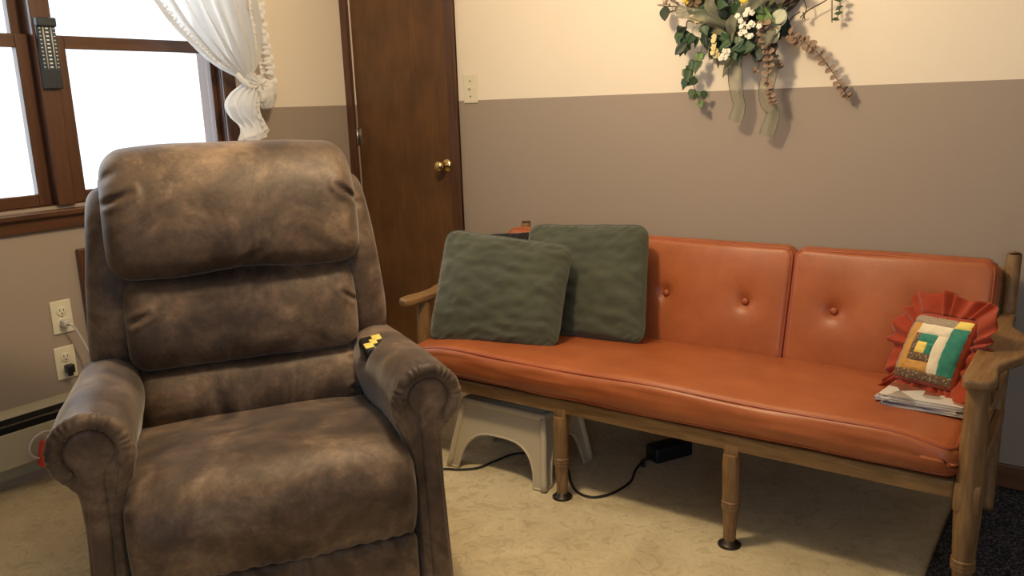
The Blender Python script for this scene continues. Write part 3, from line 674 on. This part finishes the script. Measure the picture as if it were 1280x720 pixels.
# ------------------------------------------------------------------ step stool
st = thing('step_stool', 'beige moulded plastic step stool pushed under the sofa', 'stool', (1.335, -0.612, 0))
bx0, bx1, by0, by1 = -0.190, 0.190, -0.143, 0.142
tx0, tx1, ty0, ty1, tz = -0.150, 0.165, -0.098, 0.097, 0.232
def panel(bl, br, tr, tl_, foot, arch):
    bl, br, tr, tl_ = map(Vector, (bl, br, tr, tl_))
    def low(s):
        if s < foot or s > 1-foot: return 0.0
        k = (s-foot)/(1-2*foot); return arch*(1-abs(2*k-1)**3.2)**(1/2.6)
    ss = sorted(set([i/48 for i in range(49)]+[foot-1e-4, foot+1e-4, 1-foot-1e-4, 1-foot+1e-4]+[foot+(0.0004*2**j) for j in range(8)]+[1-foot-(0.0004*2**j) for j in range(8)]))
    V, Fc = [], []; nv = 9
    for s in ss:
        l = low(s)
        for j in range(nv):
            t = l+(1-l)*j/(nv-1); V.append((bl*(1-s)+br*s)*(1-t)+(tl_*(1-s)+tr*s)*t)
    for i in range(len(ss)-1):
        for j in range(nv-1): Fc.append((i*nv+j, (i+1)*nv+j, (i+1)*nv+j+1, i*nv+j+1))
    rim_ = [V[i*nv] for i in range(len(ss))]
    return thick((V, Fc), 0.004), tube(rim_, 0.0042, 6)
c_b = [(bx0, by0, 0.004), (bx1, by0, 0.004), (bx1, by1, 0.004), (bx0, by1, 0.004)]; c_t = [(tx0, ty0, tz-0.01), (tx1, ty0, tz-0.01), (tx1, ty1, tz-0.01), (tx0, ty1, tz-0.01)]
for i in range(4):
    j = (i+1) % 4
    pn, rm_ = panel(c_b[i], c_b[j], c_t[j], c_t[i], 0.10 if i % 2 == 0 else 0.15, 0.60)
    pp = meshobj('side_panel', pn, 'stool', st, auto=40)
    meshobj('rolled_edge', rm_, 'stool', pp)
for i in range(4):
    a, b_ = Vector(c_b[i]), Vector(c_t[i]); ctr = Vector((0, 0, 0))
    meshobj('leg', tube([a+(b_-a)*k/10 for k in range(11)], 0.011, 12), 'stool', st)
meshobj('step_top', box(tx0-0.008, tx1+0.008, ty0-0.008, ty1+0.008, tz-0.018, tz+0.006, 0.008, 3), 'stool', st)
meshobj('tread_mat', box(tx0+0.012, tx1-0.012, ty0+0.012, ty1-0.012, tz+0.005, tz+0.008, 0.001, 1), 'stool', st)

# ------------------------------------------------------------------ power adapter and cord
ad = thing('power_adapter', 'black power adapter brick with cord lying on floor under the sofa', 'power adapter', (1.742, -0.318, 0))
am = Matrix.Rotation(math.radians(62), 4, 'Z')
meshobj('brick', xf(box(-0.075, 0.075, -0.032, 0.032, 0.003, 0.056, 0.007, 3), am), 'black', ad)
meshobj('strain_relief', xf(tube([(-0.072, 0, 0.02), (-0.092, 0, 0.016), (-0.112, 0.004, 0.010)], lambda t: 0.007-0.003*t, 10), am), 'rubber', ad)
cp = [(1.742-0.110*math.cos(1.08), -0.315-0.110*math.sin(1.08), 0.010), (1.698, -0.48, 0.006), (1.722, -0.56, 0.005), (1.712, -0.655, 0.005), (1.673, -0.712, 0.005), (1.615, -0.706, 0.005), (1.560, -0.655, 0.005), (1.50, -0.58, 0.005), (1.42, -0.545, 0.005), (1.322, -0.547, 0.005), (1.279, -0.581, 0.005), (1.26, -0.66, 0.005), (1.245, -0.726, 0.005), (1.2, -0.77, 0.005), (1.152, -0.793, 0.005), (1.05, -0.86, 0.005), (0.96, -0.98, 0.005)]
meshobj('cord', [[Vector(a)-Vector((1.742, -0.318, 0)) for a in tube(spline(cp, 150), 0.0038, 8)[0]], tube(spline(cp, 150), 0.0038, 8)[1]], 'rubber', ad)
k = Vector((1.706, -0.44, 0.012))-Vector((1.742, -0.318, 0))
meshobj('cable_tie', lathe([(0.004, -0.004), (0.0085, -0.003), (0.0085, 0.003), (0.004, 0.004)], 12, k, (0.1, 1, 0)), 'rubber', ad)

# ------------------------------------------------------------------ left wall fittings
hz0, hz1, hxx = 0.088, 0.262, 0.07
ht = thing('baseboard_heater', 'long beige baseboard heater with black slot under the window wall', 'heater', (0, -2.2, 0))
ya, yb = -2.3, 2.05
meshobj('back_plate', box(0.001, 0.008, ya, yb, 0.03, hz1, 0), 'heater', ht, smooth=False)
meshobj('top_cap', loft([(0.004, hz1), (0.045, hz1-0.002), (0.058, hz1-0.010), (0.0575, hz1-0.013), (0.044, hz1-0.006), (0.004, hz1-0.004)], ya, yb, 0.001, lambda a, p, q: (p, a, q), n=2, k=1, samp=False), 'heater', ht, auto=30)
meshobj('slot', box(0.008, 0.052, ya, yb, hz0+0.02, hz1-0.012), 'slot', ht, smooth=False)
meshobj('damper', box(0.052, 0.060, ya, yb, hz1-0.037, hz1-0.033), 'steel', ht, smooth=False)
meshobj('front_panel', box(hxx-0.006, hxx, ya, yb, hz0, hz1-0.058, 0.002), 'heater', ht, smooth=False)
meshobj('end_cap', box(0.001, hxx+0.002, yb-0.03, yb, 0.06, hz1+0.001, 0.003), 'heater', ht, smooth=False)
for yy in (-2.2, -0.6, 0.9, 1.95): meshobj('foot_bracket', box(0.01, 0.06, yy, yy+0.01, 0.0, hz0+0.03), 'slot', ht, smooth=False)
def outlet(name, label, y, z):
    o = thing(name, label, 'outlet', (0, y, z), 0, 'outlets on the window wall')
    meshobj('cover_plate', box(0.0, 0.006, -0.035, 0.035, -0.057, 0.057, 0.003), 'ivory', o, smooth=False)
    for dz in (0.0195, -0.0195):
        r = meshobj('receptacle', xf(lathe([(0.0168, 0), (0.0168, 0.003), (0.0155, 0.0036)], 28), Matrix.Translation((0.005, 0, dz)) @ Matrix.Rotation(PI/2, 4, 'Y')), 'ivory', o, auto=40)
        for dy in (-0.0063, 0.0063): meshobj('slot', box(0.008, 0.0092, dy-0.001, dy+0.001, dz+0.000, dz+0.009), 'slot', r, smooth=False)
        meshobj('ground_hole', lathe([(0.0026, 0), (0.0026, 0.0006)], 12, (0.0086, 0, dz-0.0075), (1, 0, 0)), 'slot', r, smooth=False)
    meshobj('screw', lathe([(0.003, 0), (0.0025, 0.001)], 12, (0.006, 0, 0), (1, 0, 0)), 'steel', o)
    return o
o1, o2 = pix(77.5, 396, 0, 0.004), pix(82.5, 453, 0, 0.004)
outlet('wall_outlet', 'upper ivory outlet on the window wall with grey cord plugged in', o1.y, o1.z)
outlet('wall_outlet', 'lower ivory outlet on the window wall with black plug in it', o2.y, o2.z)
pc = thing('grey_power_cord', 'light grey power cord hanging from the upper outlet behind the recliner', 'cord', (0, o1.y, o1.z))
meshobj('plug', box(0.009, 0.034, -0.012, 0.012, -0.031, -0.008, 0.004), 'greycord', pc)
cp = [(0.034, 0, -0.020), (0.045, 0.012, -0.030), (0.05, 0.03, -0.075), (0.06, 0.055, -0.16), (0.08, 0.075, -0.25), (0.10, 0.09, -0.33), (0.10, 0.06, -0.405), (0.095, -0.02, -0.44), (0.090, -0.12, -0.442), (0.088, -0.185, -0.425), (0.087, -0.205, -0.395), (0.087, -0.19, -0.36), (0.088, -0.155, -0.345), (0.094, -0.125, -0.352)]
meshobj('cord', tube(spline(cp, 110), 0.0036, 8), 'greycord', pc)
bp = meshobj('black_plug', join(box(0.009, 0.036, -0.013, 0.013, -0.034, -0.004, 0.004), box(0.014, 0.030, -0.008, 0.008, -0.045, -0.032, 0.003)), 'black', None, True, (0, o2.y+0.001, o2.z))
tag(bp, 'black wall plug in the lower outlet on the window wall', 'plug')
# red tag-shaped adapter on the loop of the cord
rpz = pix(58, 567, 0, 0.10)
prof = [(-0.030, -0.040), (0.026, -0.040), (0.030, -0.034), (0.020, 0.036), (0.012, 0.042), (-0.012, 0.042), (-0.017, 0.036), (-0.034, -0.033)]
rd = meshobj('red_outlet_adapter', loft(prof, 0.076, 0.112, 0.005, lambda a, p, q: (a, p, q), n=2, k=4, samp=False), 'red', None, True, (0, rpz.y+0.010, rpz.z), auto=40)
tag(rd, 'red wedge-shaped plastic adapter on the grey cord in front of the heater', 'adapter')
# wood framed panel low on the wall behind the recliner
fa = pix(97, 312, 0, 0.02); fbq = pix(124, 478, 0, 0.02)
fp = thing('wood_framed_panel', 'dark wood framed panel low on the window wall behind the recliner', 'panel', (0, fa.y+0.24, 0.27))
zt = fa.z-0.27
for (a, b_) in ((-0.24, -0.195), (0.195, 0.24)): meshobj('stile', box(0, 0.022, a, b_, 0, zt, 0.004), 'trimw', fp, smooth=False)
for (a, b_) in ((0, 0.045), (zt-0.045, zt)): meshobj('rail', box(0, 0.021, -0.195, 0.195, a, b_, 0.004), 'trimh', fp, smooth=False)
meshobj('field', box(0, 0.010, -0.195, 0.195, 0.045, zt-0.045), 'trimw', fp, smooth=False)
# light switch
sw = pix(588, 111, 1, -0.004)
ls = thing('light_switch', 'ivory toggle light switch on the painted wall beside the door', 'switch', (sw.x, 0, sw.z))
meshobj('cover_plate', box(-0.035, 0.035, -0.006, 0, -0.057, 0.057, 0.003), 'ivory', ls, smooth=False)
meshobj('toggle', xf(box(-0.004, 0.004, -0.020, 0, -0.006, 0.006, 0.002), Matrix.Rotation(math.radians(-22), 4, 'X')), 'ivory', ls)
for zz in (-0.030, 0.030): meshobj('screw', lathe([(0.0034, 0), (0.0028, 0.0012)], 12, (0, -0.006, zz), (0, -1, 0)), 'glide', ls)
# thermometer on the mullion
ta, tb = pix(45.5, 22, 0, 0.028), pix(78, 111, 0, 0.028)
th0, th1 = pix(56.5, 22, 0, 0.028), pix(66, 111.5, 0, 0.028)
hgt = th0.z-th1.z; wdt = 0.060
tm = thing('thermometer', 'dark maximum minimum thermometer with two tubes on the window mullion', 'thermometer', (0.017, (th0.y+th1.y)/2, th1.z))
meshobj('case', box(0, 0.016, -wdt/2, wdt/2, 0, hgt, 0.004), 'thermo', tm, smooth=False)
meshobj('scale_plate', box(0.015, 0.0175, -wdt/2+0.004, wdt/2-0.004, hgt*0.27, hgt*0.87), 'thermo_face', tm, smooth=False)
meshobj('hood', box(0.0, 0.028, -wdt/2-0.001, wdt/2+0.001, hgt*0.87, hgt, 0.005), 'thermo', tm, smooth=False)
for yy in (-0.0125, 0.0125): meshobj('tube', tube([(0.0195, yy, hgt*0.285), (0.0195, yy, hgt*0.865)], 0.0022, 8), 'greycord', tm)
tick = box(-0.0003, 0.0003, -0.0028, 0.0028, -0.0011, 0.0011); tick2 = box(-0.0003, 0.0003, -0.0045, 0.0045, -0.002, 0.002)
for j in range(11):
    zz = hgt*(0.31+0.054*j)
    for yy in (-0.022, 0.022): meshobj('tick', tick, 'white', tm, False, (0.018, yy, zz))
    if j % 1 == 0: meshobj('tick', tick2, 'white', tm, False, (0.018, 0, zz))

# ------------------------------------------------------------------ curtain
cu = thing('curtain', 'sheer white ruffled curtain tied back at the right of the window', 'curtain', (0.09, -0.65, 1.0))
CO = Vector((0.09, -0.65, 1.0))
def cpart(name, vf, m, parent=None): return meshobj(name, ([Vector(a)-CO for a in vf[0]], vf[1]), m, parent or cu)
def YZ(px, py, x=0.09): p = pix(px, py, 0, x); return Vector((x, p.y, p.z))
gth = YZ(306, 99)
L_ = spline([Vector((0.09, -1.30, 2.10)), Vector((0.09, -1.16, 1.82)), YZ(186, -2), YZ(215, 35), YZ(246, 64), YZ(272, 84), YZ(298, 98)], 60)
R_ = spline([Vector((0.09, -0.52, 2.10)), Vector((0.09, -0.53, 1.82)), YZ(312, -2), YZ(317, 30), YZ(319, 60), YZ(317, 80), YZ(312, 97)], 60)
def ev(A, t):
    s = t*(len(A)-1); i = min(int(s), len(A)-2); return A[i].lerp(A[i+1], s-i)
def drape(u, v):
    p = ev(L_, v).lerp(ev(R_, v), u)
    wdt_ = (ev(L_, v)-ev(R_, v)).length
    a = 0.020*min(1, wdt_/0.25)+0.006
    p.x += a*math.sin(u*2*PI*7+1.2*math.sin(v*3))+0.5*a*math.sin(u*2*PI*15+v*4)+0.01
    p.y += 0.35*a*math.cos(u*2*PI*7+1.2*math.sin(v*3)); return p
cpart('drape', grid(drape, 150, 70), 'sheer')
def strip(path, w0, waves, amp, side, n=260, m=7, xoff=0.0):
    def f(u, v):
        p = ev(path, v); q_ = ev(path, min(1, v+0.01)); q0 = ev(path, max(0, v-0.01)); t = (q_-q0).normalized()
        sdir = Vector((0, t.z, -t.y))*side; ph = v*2*PI*waves+1.3*math.sin(v*31)
        k = u*u*0.7+0.3*u
        return p+sdir*(w0*u*(1+0.18*math.sin(ph*0.5)))+Vector((1, 0, 0))*(xoff+amp*k*math.sin(ph))+t*(amp*0.9*k*math.cos(ph*1.0))
    return grid(f, m, n)
cpart('edge_ruffle', strip(L_, 0.028, 42, 0.010, -1 if True else 1, xoff=0.012), 'ruffle')
Rr = spline([Vector((0.09, -0.53, 2.10)), Vector((0.09, -0.53, 1.82)), YZ(309, -2), YZ(313, 30), YZ(318, 60), YZ(323, 85), YZ(327, 112)], 60)
cpart('edge_ruffle', strip(Rr, 0.050, 24, 0.026, -1, xoff=0.008), 'ruffle')
# tie-back with double ruffle: a bunched rosette at the gather
gc = YZ(318, 106, 0.10)
def rosette(r0, r1, waves, amp, cx, sq=(1.0, 0.8), rot=0.0, ph0=0.0):
    def f(u, v):
        th = 2*PI*u; r = r0+(r1-r0)*v; w = math.sin(th*waves+ph0+1.1*math.sin(3*th))
        y, z = r*math.cos(th)*sq[0], r*math.sin(th)*sq[1]
        r_ = 1+0.10*w*v
        yy, zz = (y*math.cos(rot)-z*math.sin(rot))*r_, (y*math.sin(rot)+z*math.cos(rot))*r_
        return Vector((cx+amp*v*w+0.012*(1-v), gc.y+yy, gc.z+zz))
    return grid(f, 220, 10, True)
cpart('tieback_ruffle', rosette(0.004, 0.058, 13, 0.012, 0.112, (1.0, 0.62), -0.55), 'ruffle')
cpart('tieback_ruffle', rosette(0.004, 0.043, 10, 0.012, 0.130, (1.0, 0.62), -0.55, 2.0), 'ruffle')
def lump(c, rad, seed, wav=9):
    def f(u, v):
        th, ph = 2*PI*u, PI*v; d_ = Vector((math.sin(ph)*math.cos(th), math.sin(ph)*math.sin(th), math.cos(ph)))
        k = 1+0.16*ns(d_*1.0, 2.5, seed)+0.05*math.sin(wav*th+3*d_.z+seed)
        return Vector(c)+Vector((d_.x*rad[0], d_.y*rad[1], d_.z*rad[2]))*k
    return grid(f, 72, 36, True)
lc = YZ(330, 117, 0.105)
cpart('tieback_bow', lump((0.105, lc.y, lc.z), (0.040, 0.052, 0.056), 5, 11), 'ruffle')
kc = YZ(304, 103, 0.10)
cpart('tieback_band', tube(spline([YZ(296, 92, 0.125), YZ(303, 100, 0.135), YZ(312, 108, 0.135), YZ(322, 108, 0.12)], 30), 0.010, 12), 'ruffle')
# tail below the tie
TLp = spline([YZ(303, 103), YZ(284, 116), YZ(276, 132), YZ(284, 148), YZ(297, 160), YZ(296, 176)], 50)
TRp = spline([YZ(318, 104), YZ(318, 118), YZ(318, 130), YZ(320, 142), YZ(325, 152), YZ(331, 163)], 50)
def tail(u, v):
    p = ev(TLp, v).lerp(ev(TRp, v), u); a = 0.022*math.sin(PI*min(1, 0.15+v))
    p.x += 0.02*math.sin(PI*u)+a*math.sin(u*2*PI*5+2*v)+0.01*ns((u*4, v*5, 0), 1.5, 3)+0.012; return p
cpart('tail', grid(tail, 100, 60), 'ruffle')
bot = [tail(u/59, 0.93) for u in range(60)]
def tr_(u, v):
    i = u*59; a = bot[min(58, int(i))].lerp(bot[min(59, int(i)+1)], i-int(i)); ph = u*2*PI*9
    return a+Vector((0.012*v*math.sin(ph), 0.006*v*math.cos(ph), -0.032*v))
cpart('tail_ruffle', grid(tr_, 120, 8), 'ruffle')
TLo = [p+Vector((0.03, 0, 0)) for p in TRp]
cpart('tail_ruffle', strip(TLo[12:], 0.022, 8, 0.012, 1, 120, 7), 'ruffle')
rod = thing('curtain_rod', 'white curtain rod above the window', 'curtain rod', (0.09, -1.3, 2.11))
meshobj('rod', tube([(0, -1.0, 0), (0, 0.95, 0)], 0.010, 14), 'white', rod)
for yy in (-0.85, 0.8): meshobj('bracket', box(-0.09, 0.0, yy-0.008, yy+0.008, -0.008, 0.008), 'white', rod, smooth=False)

# ------------------------------------------------------------------ wall swag of dried flowers and ivy
WO = Vector((1.87, -0.03, 1.45))
wr = thing('floral_wreath', 'dried floral wreath with ivy, white blossoms and olive ribbon tails on the cream wall', 'wreath', WO)
def wp(px, py, y): return pix(px, py, 1, y)
def wpart(name, vf, m, smooth=True, parent=None): return meshobj(name, ([Vector(a)-WO for a in vf[0]], vf[1]), m, parent or wr, smooth)
def place(me, name, p, n, roll, s, parent=None):
    n = Vector(n).normalized(); q_ = Vector((0, 0, 1)).rotation_difference(n)
    o = bpy.data.objects.new(name, me); o.matrix_local = Matrix.Translation(Vector(p)-WO) @ q_.to_matrix().to_4x4() @ Matrix.Rotation(roll, 4, 'Z') @ Matrix.Scale(s, 4)
    return link(o, parent or wr)
def leaf_mesh(name, outline, m, cup=0.15, th=0.012):
    """leaf in the xy plane, stem at the origin, tip at +y, unit length, folded along the midrib"""
    n = len(outline); V, Fc = [], []
    rows = 9
    for i in range(rows):
        t = i/(rows-1); s = t*(n-1); a = min(int(s), n-2); w = outline[a][0]+(outline[a+1][0]-outline[a][0])*(s-a); y = outline[a][1]+(outline[a+1][1]-outline[a][1])*(s-a)
        for k in (-1, -0.5, 0, 0.5, 1): V.append(Vector((w*k, y, cup*abs(k)*w*1.2-cup*0.5*(y-0.4)**2)))
    for i in range(rows-1):
        for k in range(4): Fc.append((i*5+k, i*5+k+1, (i+1)*5+k+1, (i+1)*5+k))
    n0 = len(V); v = V+[a-Vector((0, 0, th)) for a in V]; f = Fc+[tuple(n0+i for i in reversed(q)) for q in Fc]
    rim_ = [5*i for i in range(rows)]+[5*(rows-1)+k for k in range(1, 5)]+[5*i+4 for i in range(rows-2, -1, -1)]+[3, 2, 1]
    f += [(rim_[i], rim_[(i+1) % len(rim_)], n0+rim_[(i+1) % len(rim_)], n0+rim_[i]) for i in range(len(rim_))]
    me = bpy.data.meshes.new(name); me.from_pydata([tuple(a) for a in v], [], f); me.polygons.foreach_set('use_smooth', [True]*len(me.polygons)); me.materials.append(M[m]); me.update(); return me
IVY = [(0.02, 0.0), (0.30, -0.10), (0.46, 0.08), (0.36, 0.26), (0.44, 0.36), (0.28, 0.52), (0.16, 0.74), (0.01, 1.0)]
OVAL = [(0.02, 0), (0.16, 0.12), (0.27, 0.32), (0.30, 0.5), (0.25, 0.7), (0.13, 0.88), (0.01, 1.0)]
ROUND = [(0.03, 0), (0.28, 0.10), (0.44, 0.32), (0.46, 0.55), (0.36, 0.8), (0.18, 0.95), (0.02, 1.0)]
LONG = [(0.02, 0), (0.09, 0.15), (0.13, 0.4), (0.11, 0.65), (0.06, 0.85), (0.01, 1.0)]
me_ivy = leaf_mesh('ivy_leaf', IVY, 'ivy'); me_ivy2 = leaf_mesh('ivy_leaf_bright', IVY, 'ivy2'); me_dark = leaf_mesh('dark_leaf', OVAL, 'darkleaf', 0.25); me_dark2 = leaf_mesh('dark_ivy', IVY, 'darkleaf', 0.25)
me_olive = leaf_mesh('olive_leaf', LONG, 'olive', 0.3); me_sage = leaf_mesh('sage_leaf', ROUND, 'sage', 0.2); me_euc = leaf_mesh('eucalyptus_leaf', ROUND, 'euc', 0.35)
rnd = random.Random(11)
def nv(a=0.5): return (rnd.uniform(-a, a), -1, rnd.uniform(-a, a)*0.8+0.15)
DOWN = PI
# grapevine ring behind the foliage
for k in range(5):
    pts = []
    for i in range(60):
        th = 2*PI*i/60; rr = 0.145+0.010*math.sin(5*th+k*1.3)+0.004*k
        pts.append(Vector((1.885+rr*math.cos(th), -0.022-0.010*math.cos(3*th+k), 1.565+rr*math.sin(th))))
    wpart('grapevine', tube(pts, 0.006, 6, True), 'twig')
# ivy trail at the left
trail = [(850, 47, 13), (855, 54, 11), (866, 50, 14), (861, 62, 13), (853, 64, 10), (872, 52, 12), (880, 52, 14), (875, 72, 13), (868, 82, 12), (860, 94, 15), (857, 105, 12), (873, 83, 14), (869, 103, 12), (866, 117, 11), (873, 120, 10), (875, 131, 9), (862, 88, 11), (848, 50, 9), (880, 118, 9)]
for i, (x, y, s) in enumerate(trail):
    br = i in (6, 7, 14, 15, 3)
    place(me_ivy2 if br else me_ivy, 'ivy_leaf', wp(x, y-s*0.4, -0.055-0.03*rnd.random()), nv(0.55), DOWN+rnd.uniform(-0.8, 0.8), s*1.25*0.0024)
stem = [wp(892, 40, -0.05), wp(880, 55, -0.06), wp(872, 75, -0.055), wp(864, 95, -0.055), wp(868, 110, -0.06), wp(875, 130, -0.06)]
wpart('ivy_stem', tube(spline(stem, 30), 0.0012, 6), 'ivy')
# dark foliage mass
for i in range(170):
    a = rnd.random(); x = rnd.gauss(920, 30); y = rnd.uniform(-45, 66)
    lim = 48-abs(x-920)*0.30+26
    if y > lim: y = rnd.uniform(-40, max(0, lim))
    dpt = -0.035-0.06*rnd.random()
    r_ = rnd.random(); me = me_dark if r_ < 0.4 else me_dark2 if r_ < 0.7 else me_ivy if r_ < 0.84 else me_olive
    place(me, 'foliage_leaf', wp(x, y, dpt), nv(0.9), rnd.uniform(0, 2*PI), (rnd.uniform(15, 25))*0.0024*(1.7 if me is me_olive else 1))
for (x, y, s) in ((950, 22, 17), (945, 14, 13), (957, 26, 13), (930, 64, 14), (912, 58, 14), (880, 38, 13), (897, 12, 14), (887, 22, 12), (902, 50, 13), (916, 70, 12), (940, 60, 15), (925, 52, 14)):
    place(me_ivy2 if s in (17,) or (x, y) == (957, 26) else me_ivy, 'ivy_leaf', wp(x, y-6, -0.11), nv(0.5), DOWN+rnd.uniform(-1.5, 1.5), s*1.25*0.0024)
# olive ribbon: two tails and bow loops
def ribbon(pts, w, name, y0):
    c = spline(pts, 40)
    def f(u, v):
        s = v*39; i = min(38, int(s)); p = c[i].lerp(c[i+1], s-i); t = (c[min(39, i+1)]-c[max(0, i-1)]).normalized()
        sd = t.cross(Vector((0, -1, 0)) if abs(t.y) < 0.9 else Vector((0, 0, 1))).normalized()
        return p+sd*w*(u-0.5)*(1-0.10*math.cos(v*9))+Vector((0, 0.006*math.sin(u*PI*2+v*8), 0))
    rbn = wpart(name, grid(f, 9, 60), 'organza')
    for u in (0, 1): wpart('wired_edge', tube([f(u, i/40) for i in range(41)], 0.0010, 5), 'organza_edge', True, rbn)
    return rbn
ribbon([wp(921, 66, -0.075), wp(918, 84, -0.078), wp(919, 100, -0.075), wp(922, 118, -0.072), wp(924, 132, -0.068), wp(918, 152, -0.065)], 0.042, 'ribbon_tail', -0.07)
ribbon([wp(966, 74, -0.065), wp(962, 90, -0.075), wp(958, 108, -0.075), wp(959, 128, -0.070), wp(966, 142, -0.062), wp(957, 170, -0.055)], 0.044, 'ribbon_tail', -0.07)
for (a, b_, c_) in (((905, 35), (888, 8), (893, -12)), ((905, 35), (880, 20), (846, 14)), ((918, 20), (938, 8), (962, -8)), ((912, 48), (914, 30), (922, 14)), ((962, 30), (958, 48), (944, 62))):
    ribbon([wp(*a, -0.08), wp(*b_, -0.125), wp(*c_, -0.075)], 0.036, 'ribbon_loop', 0)
# blossoms
def blossom_mesh(name, m):
    vs = []
    for k in range(5):
        th = 2*PI*k/5; v, f = lathe([(0.02, 0), (0.30, 0.06), (0.34, 0.16), (0.20, 0.22), (0.01, 0.22)], 10, (0.38*math.cos(th), 0.38*math.sin(th), 0.0)); vs.append((v, f))
    vs.append(lathe([(0.15, 0.1), (0.15, 0.24), (0.02, 0.30)], 8)); v, f = join(*vs)
    me = bpy.data.meshes.new(name); me.from_pydata([tuple(a) for a in v], [], f); me.polygons.foreach_set('use_smooth', [True]*len(f)); me.materials.append(M[m]); me.update(); return me
me_bl, me_bly, me_bb = blossom_mesh('white_blossom', 'petal'), blossom_mesh('yellow_blossom', 'petal_y'), blossom_mesh('bright_blossom', 'bloom_y')
fl = [(935, 12), (940, 16), (932, 18), (922, 20), (926, 26), (929, 30), (924, 22), (939, 29), (936, 33), (942, 31), (928, 36), (931, 40), (926, 42), (934, 44), (939, 45), (927, 33), (949, 33), (906, 64), (909, 68), (903, 70), (911, 64), (907, 72), (901, 73), (937, 46)]
for (x, y) in fl: place(me_bl, 'blossom', wp(x, y, -0.120-0.012*rnd.random()), nv(0.4), rnd.uniform(0, 6), 0.0135)
for (x, y) in ((893, 46), (892, 51), (893, 56), (892, 60), (895, 64), (897, 68), (891, 66), (894, 70), (866, 22), (871, 26), (875, 25), (879, 23), (882, 25), (928, 4+0)): place(me_bly, 'blossom', wp(x, y, -0.10-0.01*rnd.random()), nv(0.4), rnd.uniform(0, 6), 0.0135)
for (x, y) in ((928, 0), (932, 3), (935, -2), (856, 0), (859, 2)): place(me_bb, 'blossom', wp(x, y, -0.11), nv(0.4), rnd.uniform(0, 6), 0.013)
# eucalyptus strands
def strand(pts, n, y0, y1, s, name, me=me_euc):
    w = [wp(a, b_, y0+(y1-y0)*i/(len(pts)-1)) for i, (a, b_) in enumerate(pts)]; c = spline(w, n)
    wpart('sprig_stem', tube(spline(w, 40), 0.0012, 5), 'twig')
    for i in range(n):
        t = (c[min(n-1, i+1)]-c[max(0, i-1)]).normalized(); k = 1-0.45*i/n
        for sd in (-1, 1):
            th = math.atan2(t.x, t.z); roll = th+sd*1.1+rnd.uniform(-0.4, 0.4)
            place(me, name, c[i]+Vector((0, -0.004*rnd.random(), 0)), (sd*0.5+rnd.uniform(-0.4, 0.4), -1, 0.5+rnd.uniform(-0.4, 0.4)), -roll, s*k*rnd.uniform(0.8, 1.15))
strand([(988, 44), (1003, 52), (1017, 61), (1032, 78), (1045, 97), (1055, 113), (1062, 122)], 15, -0.085, -0.03, 0.025, 'eucalyptus_leaf')
strand([(955, 28), (957, 45), (961, 62), (961, 82), (960, 102), (963, 118), (967, 128)], 15, -0.11, -0.08, 0.026, 'eucalyptus_leaf')
strand([(968, 35), (966, 55), (972, 75), (977, 84)], 8, -0.10, -0.06, 0.020, 'eucalyptus_leaf')
strand([(952, 60), (948, 84), (945, 90)], 4, -0.06, -0.05, 0.019, 'eucalyptus_leaf')
for (x, y, s, r_) in ((986, 18, 23, 2.6), (982, 34, 24, 2.2), (990, 24, 20, 1.9), (976, 42, 18, 2.8)): place(me_sage, 'sage_leaf', wp(x-6, y-6, -0.095), nv(0.3), r_, s*0.0024)
strand([(1047, -12), (1050, 4), (1049, 14), (1046, 24)], 5, -0.04, -0.035, 0.021, 'ivy_leaf', me_ivy)
# twigs
for pts in ([(1000, 22), (1012, 12), (1030, 2), (1045, -8)], [(1003, 24), (1008, 10), (1003, -4)], [(1004, 15), (1006, 24)], [(1040, 0), (1040, 28)], [(900, 30), (880, 24), (856, 10), (838, 0)], [(872, 30), (860, 26), (858, 36)], [(850, 8), (834, 8), (822, 6)], [(848, 4), (838, -2), (826, -6)], [(852, 12), (840, 14), (832, 20)], [(1000, 15), (992, 20), (986, 28)]):
    wpart('twig', tube(spline([wp(a, b_, -0.045) for a, b_ in pts], 16), 0.0018, 6), 'twig')
for i in range(16): place(me_euc, 'bud', wp(rnd.uniform(822, 848), rnd.uniform(-10, 12), -0.05), nv(0.8), rnd.uniform(0, 6), 0.010)
# pine cone
pc_ = wp(866, -2, -0.075)
ax = Vector((0.5, -0.8, -0.3)).normalized()
me_sc = leaf_mesh('cone_scale', ROUND, 'cone', 0.4, 0.06)
qa = Vector((0, 0, 1)).rotation_difference(ax)
wpart('pine_cone_core', xf(lathe([(0.004, -0.03), (0.018, -0.02), (0.020, 0.0), (0.012, 0.022), (0.002, 0.03)], 16), Matrix.Translation(pc_) @ qa.to_matrix().to_4x4()), 'twig')
for i in range(64):
    t = i/64; th = i*2.39996; z = -0.028+0.060*t; r0 = 0.022*math.sqrt(max(0.03, 1-((t-0.4)/0.62)**2))
    d_ = qa @ Vector((math.cos(th), math.sin(th), 0)); p = pc_+ax*z+d_*r0*0.5
    up = (d_*0.85+ax*0.5).normalized(); nn = (ax*0.85-d_*0.5).normalized(); xx = up.cross(nn)
    o = bpy.data.objects.new('cone_scale', me_sc); o.matrix_local = Matrix.Translation(p-WO) @ Matrix((xx, up, nn)).transposed().to_4x4() @ Matrix.Scale(0.022, 4); link(o, wr)
